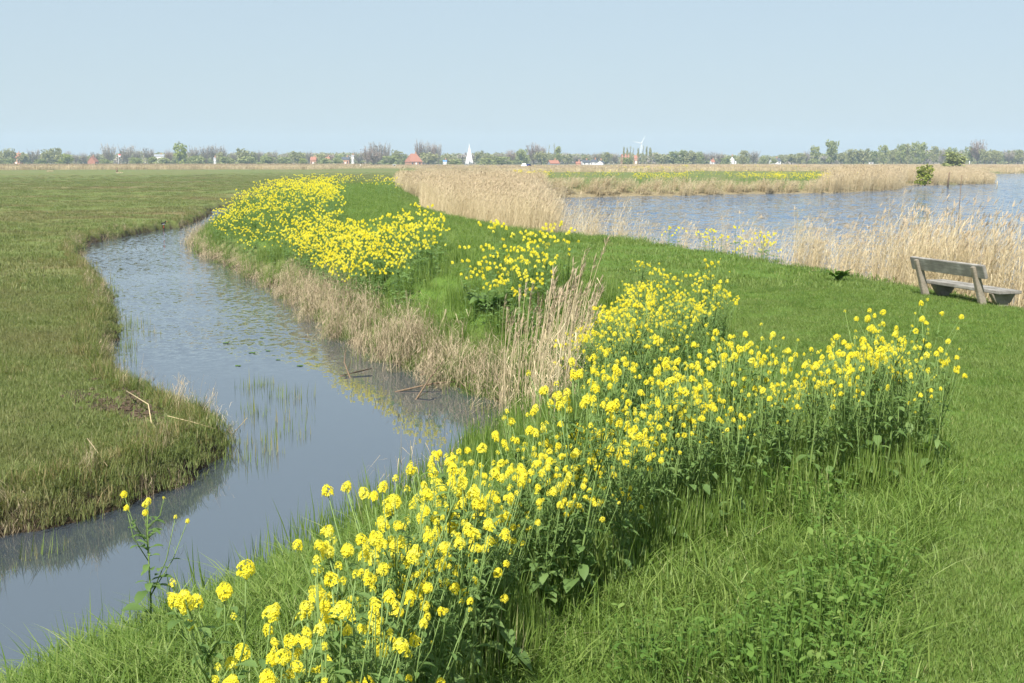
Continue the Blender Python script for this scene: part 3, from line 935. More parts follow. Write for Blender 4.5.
def plant_plan(h, nb, loose=1.0):
    """stem line, side branches and head places of one rapeseed plant"""
    lean = Vector((random.gauss(.05, .06), random.gauss(0, .06), 0))

    def at(t):
        return Vector((0, 0, h * t)) + lean * (h * t * t) + Vector((.012 * math.sin(5 * t), .012 * math.cos(4 * t), 0)) * h
    br = []
    for i in range(nb):
        t0 = random.uniform(.28, .84)
        az = i * 2.4 + random.uniform(-.5, .5)
        l = (1.0 - t0) * h * random.uniform(.45, 1.0) + .06
        b = at(t0)
        o = random.uniform(.28, .55) * loose
        dv = Vector((math.cos(az) * o, math.sin(az) * o, 1)).normalized()
        br.append([b, b + dv * l * .5 + Vector((math.cos(az), math.sin(az), 0)) * .02, b + dv * l + Vector((0, 0, .02))])
    return at, br


def plant_meshes(h, nb, loose=1.0, full=True):
    at, br = plant_plan(h, nb, loose)
    st, fo = MB(), MB()
    st.tube([at(-.03), at(.3), at(.6), at(.85), at(1)], [.0058, .0052, .004, .003, .0018], 5)
    hp = [(at(1), random.uniform(.75, 1.0))]
    for b in br:
        st.tube(b, [.0028, .0023, .0014], 4)
        hp.append((b[2], random.uniform(.42, .82)))
    # seed pods and spent stalks under the heads
    for top, low in [(at(1), at(.8))] + [(b[2], b[1]) for b in br]:
        for _ in range(7):
            t = random.uniform(.15, .85); c = low.lerp(top, t); az = random.uniform(0, 6.28)
            d = Vector((math.cos(az), math.sin(az), .7)); l = random.uniform(.02, .045)
            st.ribbon([c, c + d * l], [.0016, .001], Vector((-math.sin(az), math.cos(az), 0)))
    for i in range(random.randint(9, 13) if full else 5):
        t = random.uniform(.02, .5); az = i * 2.4 + random.uniform(-.6, .6)
        l = random.uniform(.09, .165) * (1.15 - t)
        rape_leaf(fo, at(t), az, l, l * random.uniform(.42, .6), random.uniform(.45, 1.1))
    for i in range(random.randint(10, 14) if full else 7):
        t = random.uniform(.4, .88); az = i * 2.4
        l = random.uniform(.05, .10)
        rape_leaf(fo, at(t), az, l, l * .36, random.uniform(.3, .8))
    for b in br:
        for _ in range(3):
            c = b[0].lerp(b[2], random.uniform(.1, .7)); az = random.uniform(0, 6.28); l = random.uniform(.03, .07)
            rape_leaf(fo, c, az, l, l * .34, random.uniform(.3, .8))
    return st, fo, hp


def rape_proto(h, nb, label, group, loose=1.0, hs=1.0, full=True):
    st, fo, hp = plant_meshes(h, nb, loose, full)
    root = thing('rapeseed_plant', label, 'flower', (0, 0, 0), 0, group)
    link('stem', st.mesh('stem', MT['rape_stem'], True), root)
    link('foliage', fo.mesh('foliage', MT['rape_leaf'], True), root)
    for i, (p, s) in enumerate(hp):
        me = heads[random.randrange(4)] if s > .58 else heads[4 + random.randrange(2)]
        link('flower_head', me, root, p, (random.gauss(0, .25), random.gauss(0, .25), random.uniform(0, 6.28)), (s * hs * .95,) * 3)
    return root


def pick(n_try, poly, r1, r2, want, mind=0.1, clump=0.0, extra=None, a0=-24, a1=24, thin=None):
    bb = np.array([unp(a, min(b, 2000), z_) for a, b in poly for z_ in (0.0, -1.5)])
    lo_, hi_ = bb.min(0), bb.max(0)
    x, y = rng.uniform(lo_[0], hi_[0], n_try), rng.uniform(lo_[1], hi_[1], n_try)
    g = land(x, y)
    m = inpx(g, poly) & g['dike'] & (g['dR'] > .25)
    if extra is not None:
        m &= extra(g)
    if clump:
        m &= vnoise(x * 1.1 + 17, y * .5) > clump
    if thin:
        m &= rng.random(len(x)) < np.interp(proj(x, y, g['z'])[0], *thin)
        mind_ = mind * np.interp(proj(x, y, g['z'])[0], [400, 640, 760, 930], [.82, .9, 1.15, 1.2])
    idx = np.nonzero(m)[0]
    out = []
    for i in idx:
        p = g['P'][i]
        if all((p[0] - q[0]) ** 2 + (p[1] - q[1]) ** 2 > (mind_[i] if thin else mind) ** 2 for q in out):
            out.append((p[0], p[1], g['z'][i]))
        if len(out) >= want:
            break
    return out


mid_px = [(728, 352), (690, 330), (635, 314), (595, 325), (578, 360), (566, 425), (580, 462), (625, 455), (680, 412), (712, 380)]
back_px = [(552, 320), (540, 292), (500, 280), (450, 284), (440, 310), (470, 330), (500, 345), (545, 345)]
zones = [
    (front_px, 3.2, 10.5, 196, .09, 'yellow flowering rapeseed plant in the nearest strip, across the foreground', 'rapeseed plants of the nearest strip'),
    (mid_px, 10, 20, 101, .10, 'yellow flowering rapeseed plant in the dense clump just behind the nearest strip', 'rapeseed plants of the dense clump behind the nearest strip'),
]
def build_plants():
    for poly, r1, r2, want, mind, label, group in zones:
        spots = pick(14000, poly, r1, r2, want, mind, thin=([0, 640, 760, 940], [1, 1, .8, .6]) if poly is front_px else None)
        protos = [rape_proto(random.uniform(.70, .92), random.randint(11, 16), label, group) for _ in range(9)]
        slim = [rape_proto(random.uniform(.70, .88), random.randint(9, 13), label, group, .8, .92, False) for _ in range(6)] if poly is front_px else []
        print(group, len(spots), flush=True)
        slim_n = full_n = 0
        for i, (px_, py_, pz) in enumerate(spots):
            s = random.uniform(.58, 1.08); rz = random.uniform(0, 6.28)
            tl = (random.gauss(0, .05), random.gauss(.03, .06))
            fx = float(proj(px_, py_, pz)[0])
            if poly is front_px and fx > 640:
                if slim_n < len(slim):
                    o = slim[slim_n]; slim_n += 1
                    o.location, o.rotation_euler, o.scale = (px_, py_, pz), (tl[0], tl[1], rz), (s, s, s)
                else:
                    copy_tree(slim[random.randrange(len(slim))], (px_, py_, pz), rz, (s, s, s), tilt=tl)
            elif full_n < len(protos):
                o = protos[full_n]; full_n += 1
                o.location, o.rotation_euler, o.scale = (px_, py_, pz), (tl[0], tl[1], rz), (s, s, s)
            else:
                copy_tree(protos[random.randrange(len(protos))], (px_, py_, pz), rz, (s, s, s), tilt=tl)
    # plants that stand apart
    solo = [((150, 645), .66, 7, 'sparse rapeseed plant with thin scattered flowers alone at the near edge of the ditch'),
            ((905, 462), 1.02, 6, 'tallest rapeseed plant at the path end of the nearest strip, above the reddish dock leaves'),
            ((922, 476), .95, 3, 'slender few flowered rapeseed plant at the path end of the nearest strip, rightmost of all')]
    for (a, b), h, nb, lab in solo:
        p = ground(a, b)
        o = rape_proto(h, nb, lab, None, 1.3, .8 if h < .7 else .9)
        o.location = (p.x, p.y, p.z)


build_plants()

# the rest, too small to tell apart
def far_plant():
    mb = MB()
    h = random.uniform(.75, 1.0); at, br = plant_plan(h, random.randint(4, 7))
    mb.tube([at(0), at(.5), at(1)], [.006, .005, .002], 3, 1)
    for i in range(9):
        t = random.uniform(.05, .7); l = random.uniform(.08, .17)
        az = random.uniform(0, 6.28); dv = Vector((math.cos(az), math.sin(az), .4))
        mb.ribbon([at(t), at(t) + dv * l * .5, at(t) + dv * l - Vector((0, 0, .05))], [.01, l * .42, 0], Vector((-math.sin(az), math.cos(az), .2)), 1)
    for p in [at(1)] + [b[2] for b in br]:
        k = MB(); k = flower_head(8, .017, .036, lo=True)
        mb.add([Vector(v) * .95 + p for v in k.v], k.f, 0)
        mb.m[-len(k.f):] = [2 * q for q in k.m]
    for b in br:
        mb.ribbon([b[0], b[2]], [.004, .003], Vector((1, 0, 0)), 1)
    return mb.mesh('far_plant', [MT['petal'], MT['rape_leaf'], MT['bud']])


far_protos = [far_plant() for _ in range(5)]
far_zones = [(back_px, 17, 34, 60, .2),
             ([(448, 288), (425, 262), (385, 262), (372, 280), (395, 318), (440, 320)], 20, 50, 60, .22),
             ([(385, 305), (372, 266), (335, 250), (292, 256), (300, 284), (345, 316)], 22, 60, 280, .16),
             ([(300, 276), (330, 246), (345, 224), (330, 208), (290, 210), (215, 238), (206, 250), (250, 272)], 30, 95, 230, .3),
             ([(345, 210), (330, 198), (280, 198), (240, 213), (210, 236), (225, 250), (300, 225)], 45, 130, 290, .3),
             ([(400, 202), (392, 195), (340, 188), (275, 190), (275, 198), (340, 196), (375, 202)], 60, 140, 80, .4),
             ([(452, 268), (440, 250), (400, 246), (380, 262), (400, 280)], 30, 60, 22, .3),
             ([(560, 330), (548, 300), (552, 286), (610, 300), (600, 320)], 14, 30, 14, .3)]
pts = []
for poly, r1, r2, want, mind in far_zones:
    q = pick(26000, poly, r1, r2, want, mind, clump=.2, a0=-16, a1=2)
    print('far', len(q), flush=True)
    pts += q
# by the lake's edge, and on the fields beyond the lake
x, y = wedge(4000, 22, 45, 1, 2, 16); g = land(x, y); px, py, f = proj(x, y, g['z'])
k = np.nonzero((g['dM'] < .7) & g['dike'] & (((px > 665) & (px < 780) & (rng.random(len(x)) < .25))))[0][:22]
pts += [(x[i], y[i], g['z'][i]) for i in k]
n0 = len(pts)
for a, b, c, d, n, sc in [(515, 181, 690, 187.5, 520, 1.1), (690, 178, 860, 186, 110, 1.0), (620, 170, 690, 172, 160, 1.1), (430, 168.6, 620, 170, 160, 1.1), (690, 170, 800, 172.6, 90, 1.0), (740, 184, 830, 188, 120, 1.0)]:
    for _ in range(n):
        q = unp(random.uniform(a, c), random.uniform(b, d), -.5)
        if vnoise(np.array([q[0] * .12]), np.array([q[1] * .05]))[0] > .42:
            pts.append((q[0], q[1], zat(q[0], q[1])))
pts = np.array(pts)
n = len(pts)
s = rng.uniform(.85, 1.15, n) * np.where(np.arange(n) < n0, 1.0, 1.25)
scatter('distant_rapeseed', pts, np.stack([rng.normal(0, .06, n), rng.normal(.03, .06, n), rng.uniform(0, 6.28, n)], 1), np.stack([s] * 3, 1), rng.integers(0, 5, n), far_protos,
        'yellow flowering rapeseed on the far stretch of the dike and beyond the lake', 'flowers')


# ------------------------------------------------------------------ nearest reed stalks, each its own
def reed_proto(h, label, group):
    root = thing('reed_stalk', label, 'reed', (0, 0, 0), 0, group)
    st, lf, pl = MB(), MB(), MB()
    d = Vector((random.gauss(.16, .06), random.gauss(0, .05), 0))

    def at(t):
        return Vector((0, 0, h * t)) + d * (h * (.3 * t + .7 * t * t))
    st.tube([at(-.05), at(.3), at(.6), at(.85), at(1)], [.0045, .004, .0034, .0026, .0015], 5, 0, random.random())
    for _ in range(4):
        t = random.uniform(.2, .75); az = random.gauss(0, 1.0); l = random.uniform(.15, .32); dv = Vector((math.cos(az), math.sin(az), 0))
        lf.ribbon([at(t), at(t) + dv * l * .5 + Vector((0, 0, l * .4)), at(t) + dv * l + Vector((0, 0, l * random.uniform(-.3, .4)))], [.004, .009, 0], Vector((-dv.y, dv.x, 0)))
    for _ in range(16):
        t = random.uniform(.88, 1.0); az = random.gauss(0, .7); l = random.uniform(.07, .14)
        dv = Vector((math.cos(az) * .5, math.sin(az) * .3, random.uniform(.25, .9)))
        pl.ribbon([at(t), at(t) + dv * l * .5, at(t) + dv * l], [.004, .011, 0], Vector((-math.sin(az), math.cos(az), .2)).normalized())
    link('stem', st.mesh('stem', MT['reed'], True), root)
    link('foliage', lf.mesh('foliage', MT['reed']), root)
    link('plume', pl.mesh('plume', MT['plume']), root)
    return root


reed_px = [(468, 392), (500, 398), (545, 385), (575, 400), (585, 430), (545, 445), (500, 440), (485, 415)]
lab = 'tall dry reed stalk with brown plume on the ditch bank beside rapeseed'
rp = [reed_proto(random.uniform(1.3, 1.75), lab, 'reed stalks on the ditch bank') for _ in range(8)]
x, y = wedge(9000, 10, 18, 1, -4, 5); g = land(x, y)
m = np.nonzero(inpx(g, reed_px) & (g['dR'] < 1.8) & ~(g['inD'] & (g['dR'] > .3)))[0][:150]
print('reeds', len(m))
for i, k in enumerate(m):
    loc = (x[k], y[k], g['z'][k] - .03); rz = random.gauss(0, .5); s = random.uniform(.68, 1.05)
    if i < len(rp):
        rp[i].location, rp[i].rotation_euler, rp[i].scale = loc, (0, 0, rz), (s, s, s)
    else:
        copy_tree(rp[random.randrange(8)], loc, rz, (s, s, s), tilt=(random.gauss(0, .05), random.gauss(0, .05)))


# ------------------------------------------------------------------ dock plants and other leafy ones
def dock(name, label, px, py, n, l, mat, w=.34, red=None):
    p = ground(px, py)
    root = thing(name, label, 'plant', (p.x, p.y, p.z))
    for i in range(n):
        mb = MB(); az = i * 2.4 + random.uniform(-.3, .3); ll = l * random.uniform(.7, 1.1)
        nseg = 7; prof = [.06, .5, .85, 1, .95, .75, .42, 0]
        dr = random.uniform(.25, .8)
        dv = Vector((math.cos(az), math.sin(az), 0)); sd = Vector((-math.sin(az), math.cos(az), 0)); vs, fs = [], []
        tw = random.uniform(-.35, .35)
        for k in range(nseg + 1):
            t = k / nseg; q = dv * (ll * t * .75) + Vector((0, 0, ll * (.95 * t - dr * t * t))); hw = ll * w * .5 * prof[k]
            wv = .12 * hw * math.sin(k * 2.1)
            vs += [q - sd * hw + Vector((0, 0, hw * (.4 + tw) + wv)), q, q + sd * hw + Vector((0, 0, hw * (.4 - tw) - wv))]
        for k in range(nseg):
            a = 3 * k; fs += [(a, a + 1, a + 4, a + 3), (a + 1, a + 2, a + 5, a + 4)]
        mb.add(vs, fs)
        lo = link('leaf', mb.mesh('leaf', MT['dock_red' if red and i in red else mat], True), root)
        if red and i in red:
            lo['label'] = 'reddish brown dock leaf'
    return root


dock('dock_plant', 'dock plant with large reddish brown leaves ending the nearest rapeseed strip', 914, 472, 11, .33, 'dock', .44, red=(0, 4))
dock('dock_plant', 'low dark green broad leaved plant by the lake reeds near the bench', 838, 281, 18, .30, 'weed', .45)
dock('leafy_plant', 'dark bluish green leafy plant without flowers below the rounded rapeseed clump', 490, 312, 18, .6, 'rape_leaf', .36)
dock('leafy_plant', 'broad grey green leaved plant at the foot of the nearest rapeseed strip', 540, 610, 9, .30, 'rape_leaf', .42)
dock('leafy_plant', 'small pale leafy plant in the long grass at the bottom of the slope', 700, 640, 8, .16, 'weed', .45)


# ------------------------------------------------------------------ bench
def bench():
    pa, pb = unp(925, 298, -.06), unp(982, 308, -.06)       # feet of the two rear posts
    ax = pb - pa; ln = float(np.hypot(*ax)); rz = math.atan2(ax[1], ax[0])
    mid = (pa + pb) / 2
    root = thing('bench', 'weathered grey wooden bench facing the lake at the edge of the mown grass', 'bench', (mid[0], mid[1], -.19), rz)
    import bmesh

    def bx(name, c, d, mat, rot=(0, 0, 0), tap=None, bev=.006):
        bm = bmesh.new(); bmesh.ops.create_cube(bm, size=1)
        for v in bm.verts:
            v.co = Vector((v.co.x * d[0], v.co.y * d[1], v.co.z * d[2]))
            if tap and v.co.z < 0:
                v.co.y *= tap
        bmesh.ops.bevel(bm, geom=bm.edges[:], offset=bev, segments=2, affect='EDGES')
        me = bpy.data.meshes.new(name); bm.to_mesh(me); bm.free(); me.materials.append(mat)
        return link(name, me, root, c, rot)
    L_ = ln + .38
    back = .20
    for sx in (-1, 1):
        # posts lean back, away from the seat (local +y is the seat side)
        bx('post', (sx * ln / 2, -.035, .31), (.07, .095, .80), MT['bench_post'], (R(17), 0, 0))
    bx('backrest', (0, -.11, .63), (L_, .05, .185), MT['bench_wood'], (R(17), 0, 0))
    bx('seat', (.03, .155, .355), (L_ + .06, .17, .045), MT['bench_wood'])
    bx('seat', (.03, .340, .355), (L_ + .06, .17, .045), MT['bench_wood'])
    for sx in (-1, 1):
        s_ = bx('support', (sx * ln / 2 + .085, .24, .265), (.085, .38, .13), MT['bench_post'], tap=.55)
        bx('leg', (sx * ln / 2 + .085, .23, .05), (.11, .15, .34), MT['bench_post'])
    return root


bench()


# ------------------------------------------------------------------ small things of the ditch and the bank
pads = [(252, 353), (268, 351), (226, 343), (238, 366), (278, 360), (300, 366), (262, 338), (308, 342)]
for i, (a, b) in enumerate(pads):
    p = unp(a, b, ZD)
    mb = MB(); n = 14; r = random.uniform(.035, .07)
    vs = [(0, 0, 0)] + [(r * math.cos(.25 + q * 5.8 / n), r * math.sin(.25 + q * 5.8 / n), random.uniform(0, .008)) for q in range(n + 1)]
    mb.add(vs, [(0, q, q + 1) for q in range(1, n + 1)])
    o = link('lily_pad', mb.mesh('lily_pad', MT['weed']), None, (p[0], p[1], ZD + .006), (0, 0, random.uniform(0, 6)))
    md = o.modifiers.new('thickness', 'SOLIDIFY'); md.thickness = .003
    tag(o, 'small green lily pad floating on the calm middle of the ditch', 'lily pad', 'lily pads on the ditch')


def rod(name, label, cat, a, b, r, mat, group=None, bend=.04):
    a, b = Vector(a), Vector(b); mb = MB(); m = (a + b) / 2 + Vector((random.gauss(0, 1), random.gauss(0, 1), .3)) * bend * (b - a).length
    mb.tube([Vector((0, 0, 0)), m - a, b - a], [r, r * .9, r * .6], 6)
    o = link(name, mb.mesh(name, MT[mat], True), None, a)
    tag(o, label, cat, group)


for (a, b, c, d, r, lab) in [(127, 402, 152, 436, .008, 'long straw coloured reed stalk lying across the bare muddy patch'),
                             (168, 428, 216, 447, .005, 'thin dry stalk lying on the meadow bank beside the dark clods'),
                             (222, 428, 248, 446, .005, 'bent pale stalk hanging over the corner of the meadow bank'),
                             (88, 452, 108, 482, .005, 'curved yellowish stalk in the grass of the near meadow bank')]:
    p, q = ground(a, b), ground(c, d)
    z1 = zat(p.x, p.y); z2 = zat(q.x, q.y)
    rod('fallen_stalk', lab, 'reed', (p.x, p.y, z1 + .14), (q.x, q.y, max(z2, -1.3) + .14), r, 'straw', None, .02)
for i, (a, b, c, d, h1, h2) in enumerate([(395, 392, 478, 384, .0, .08), (412, 402, 446, 376, -.05, .3), (340, 376, 372, 372, 0, .06), (420, 378, 490, 372, .05, .15), (352, 380, 346, 362, -.05, .25), (430, 372, 470, 392, .2, .02)]):
    p, q = unp(a, b, ZD), unp(c, d, ZD)
    lab = ['long dark stick floating just before the withered reed heap', 'crooked stick rising out of the ditch before the reed heap', 'short dark stick floating off the reeds in mid ditch', 'pale branch lying along the foot of the reed heap',
           'dark stub poking out of the ditch', 'bent branch leaning from the reed heap into the water'][i]
    rod('dead_branch', lab, 'branch', (p[0], p[1], ZD + h1), (q[0], q[1], ZD + h2), .014, 'stick', None, .06)

# dark clods of the bare patch
mb = MB()
for _ in range(170):
    p = ground(random.gauss(130, 26), random.gauss(404, 9))
    if zat(p.x, p.y) < -1.3:
        continue
    r = random.uniform(.015, .05)
    k = len(mb.v); mb.ball((p.x, p.y, p.z + .01), r, 6, 4, 0, (1.3, 1, .6))
    for q in range(k, len(mb.v)):
        v = mb.v[q]; mb.v[q] = tuple(c + random.uniform(-.3, .3) * r for c in v)
MT['clod'] = plain_mat('peat_clod', (0.075, 0.055, 0.038), .95, .1, .4, 20)
tag(link('mud_clods', mb.mesh('mud_clods', MT['clod'])), 'crumbled dark peat clods on the bare patch of the meadow bank', 'mud', None, 'stuff')


def post(name, label, px, base, top, zbase, r, mat, lean=0.0, cat='post'):
    p = unp(px, base, zbase); d = p[1]; h = (base - top) * d / F
    mb = MB(); mb.tube([(0, 0, -.3), (lean * .5, 0, h * .5), (lean, 0, h)], [r, r * .95, r * .85], 8)
    tag(link(name, mb.mesh(name, MT[mat], True), None, (p[0], p[1], zbase)), label, cat)


post('mooring_post', 'dark leaning wooden post in the lake before the reed spit', 947.5, 187, 172, ZL, .10, 'stick', .15)
post('mooring_post', 'short pale stake in the lake at the tip of the reed spit', 997, 188, 181, ZL, .05, 'straw')
post('reed_pole', 'thin solitary dark pole rising from the lake above the bench reeds', 958, 226, 176, ZL, .018, 'stick', .05, 'pole')
post('field_post', 'weathered brown post in the far meadow beside a dry tussock', 117, 173, 168.2, ZP, .22, 'stick')
post('marker_post', 'white marker post beside the round bush on the far shore', 969.5, 166, 161, -.5, .16, 'white')
post('marker_post', 'white pillar by the bushes behind the far reed belt', 735.6, 166.3, 161.2, -.5, .25, 'white')
for x_, lb in ((2, 'pale thin mast among the trees at the edge of the view'), (26.5, 'pale thin mast just past the half hidden red roof'), (34, 'pale thin mast between two rounded trees'), (41, 'pale thin mast in front of the grey rounded tree')):
    post('mast', lb, x_, 164.3, 153.5, -1.1, .28, 'pale', 0, 'mast')
# dry tussocks in the meadow
for px, py, w_, lb in ((50, 171.5, 7, 'flat tan dry tussock in the far meadow, well away from the post'), (119.5, 173, 6, 'dry brown tussock around the meadow post')):
    p = unp(px, py, ZP); s = w_ * p[1] / F
    o = link('dry_tussock', tuft(160, .5, .3, .6, .05, .5, .5, 2, mat='reed'), None, (p[0], p[1], ZP), (0, 0, 0), (s, s, s * .55))
    tag(o, lb, 'tussock')
# wader on the far bank
p = ground(163.5, 229)
root = thing('bird', 'small black and white wading bird on the far ditch bank', 'bird', (p.x, p.y, p.z + .05), .6, None, (1.0, 1.0, 1.0))
mb = MB(); mb.ball((0, 0, .2), .07, 10, 7, 0, (1.7, .9, .9)); mb.ball((.12, 0, .3), .035, 8, 6, 0); mb.tube([(.06, 0, .22), (.11, 0, .28)], [.04, .03], 8)
link('body', mb.mesh('body', MT['black'], True), root)
mb = MB(); mb.ball((0.01, 0, .175), .066, 10, 7, 0, (1.5, .95, .8)); link('breast', mb.mesh('breast', MT['white'], True), root)
mb = MB(); mb.tube([(.145, 0, .3), (.23, 0, .285)], [.01, .004], 6); link('bill', mb.mesh('bill', MT['red'], True), root)
for s in (-1, 1):
    mb = MB(); mb.tube([(0, .03 * s, .14), (0.01, .03 * s, -.02)], [.007, .006], 5); link('leg', mb.mesh('leg', MT['red']), root)


# ------------------------------------------------------------------ trees of the horizon
def leafy(n, shape, leaf, mat):
    """crown of unit height and width made of many small leaf sprays in uneven lobes"""
    mb = MB()
    lobes = []
    for _ in range(shape['lobes']):
        t = random.uniform(shape['lo'], .86); rr = shape['prof'](t) * .5
        a = random.uniform(0, 6.28); q = rr * random.uniform(.2, .75)
        lobes.append((q * math.cos(a), q * math.sin(a), t, random.uniform(.10, .2) * shape.get('fat', 1), random.random()))
    for _ in range(n):
        lx, ly, lz, lr, lrn = random.choice(lobes)
        d = Vector((random.gauss(0, 1), random.gauss(0, 1), random.gauss(0, 1))).normalized() * (lr * random.uniform(.4, 1.15) ** .6)
        c = Vector((lx + d.x, ly + d.y, min(1.0, lz + d.z * shape.get('tall', .9))))
        if c.z < shape['lo'] * .5:
            continue
        u = Vector((random.gauss(0, 1), random.gauss(0, 1), random.gauss(0, 1))).normalized(); v = u.cross(Vector((random.gauss(0, 1), random.gauss(0, 1), random.gauss(0, 1)))).normalized()
        s = leaf * random.uniform(.5, 1.3)
        mb.add([c - u * s, c + v * s * .6, c + u * s, c - v * s * .6], [(0, 1, 2, 3)], 0, lrn * .6 + random.random() * .4)
    return mb.mesh('crown', MT[mat])


def twiggy(n, lo, mat, leaf=.05, spread=1.0):
    mb = MB()
    for _ in range(n // 14):
        a = random.uniform(0, 6.28); t = random.uniform(lo, .55)
        o = random.uniform(.1, .46) * spread
        top = Vector((o * math.cos(a), o * math.sin(a), min(.98, t + random.uniform(.25, .5))))
        b = Vector((.04 * math.cos(a), .04 * math.sin(a), t * .75))
        q = random.uniform(0, 3.14); sd = Vector((math.cos(q), math.sin(q), 0))
        mid = (b + top) / 2 + Vector((.08 * math.cos(a), .08 * math.sin(a), -.02))
        mb.ribbon([b, mid, top], [.022, .014, .004], sd)
        rn = random.random()
        for _k in range(14):
            w = random.uniform(.25, 1.0); c = b.lerp(mid, w * 2) if w < .5 else mid.lerp(top, w * 2 - 1)
            d = Vector((math.cos(a) * .5 + random.gauss(0, .6), math.sin(a) * .5 + random.gauss(0, .6), random.uniform(.1, 1.1))).normalized()
            l = leaf * random.uniform(.7, 2.2)
            mb.ribbon([c, c + d * l * .5, c + d * l], [.008, .018, 0], Vector((-d.y, d.x, .1)).normalized(), 0, rn * .5 + random.random() * .5)
    return mb.mesh('crown', MT[mat])


def trunk(h, limbs=5, r=.022):
    mb = MB()
    mb.tube([(0, 0, -.03), (.004, .004, h * .5), (0, .006, h)], [r * 1.4, r, r * .45], 7)
    for i in range(limbs):
        a = i * 2.4; z = h * random.uniform(.4, .8); l = random.uniform(.15, .28)
        mb.tube([(0, 0, z), (math.cos(a) * l * .5, math.sin(a) * l * .5, z + l * .5), (math.cos(a) * l * .8, math.sin(a) * l * .8, z + l * 1.1)], [r * .5, r * .35, r * .12], 5)
    return mb.mesh('trunk', MT['bark'], True)


rnd_shape = dict(lobes=22, lo=.22, prof=lambda t: 1.0 * math.sqrt(max(.05, 1 - (2 * (t - .55)) ** 2)))
bush_shape = dict(lobes=24, lo=.10, prof=lambda t: 1.0 * math.sqrt(max(.1, 1 - (t - .1) ** 2)), fat=1.1)
oval_shape = dict(lobes=24, lo=.18, prof=lambda t: .95 * math.sqrt(max(.08, 1 - (2 * (t - .52)) ** 2)), fat=.9)
pop_shape = dict(lobes=16, lo=.08, prof=lambda t: .75 * (1 - .55 * t), fat=1.2, tall=.5)
KIND = {
    'olive': ([leafy(1000, rnd_shape, .055, 'tree_olive') for _ in range(3)], 'rounded olive green tree', 'broad_tree'),
    'green': ([leafy(1100, oval_shape, .052, 'tree_green') for _ in range(3)], 'fresh green tall tree', 'broad_tree'),
    'lime': ([leafy(900, bush_shape, .055, 'tree_lime') for _ in range(2)], 'bright yellow green bush', 'bush'),
    'bush': ([leafy(1000, bush_shape, .055, 'tree_green') for _ in range(3)], 'low dull green bush', 'bush'),
    'bare': ([twiggy(1300, .18, 'tree_bare') for _ in range(3)], 'bare grey twiggy tree', 'bare_tree'),
    'red': ([twiggy(1500, .18, 'tree_red') for _ in range(3)], 'bare reddish brown tree', 'bare_tree'),
    'poplar': ([leafy(340, pop_shape, .06, 'tree_olive') for _ in range(2)], 'slim upright poplar', 'poplar_tree'),
}
trunks = {'olive': trunk(.6), 'green': trunk(.65), 'lime': trunk(.4, 6), 'bush': trunk(.4, 6), 'bare': trunk(.75, 7, .018), 'red': trunk(.75, 7, .018), 'poplar': trunk(.8, 3, .05)}
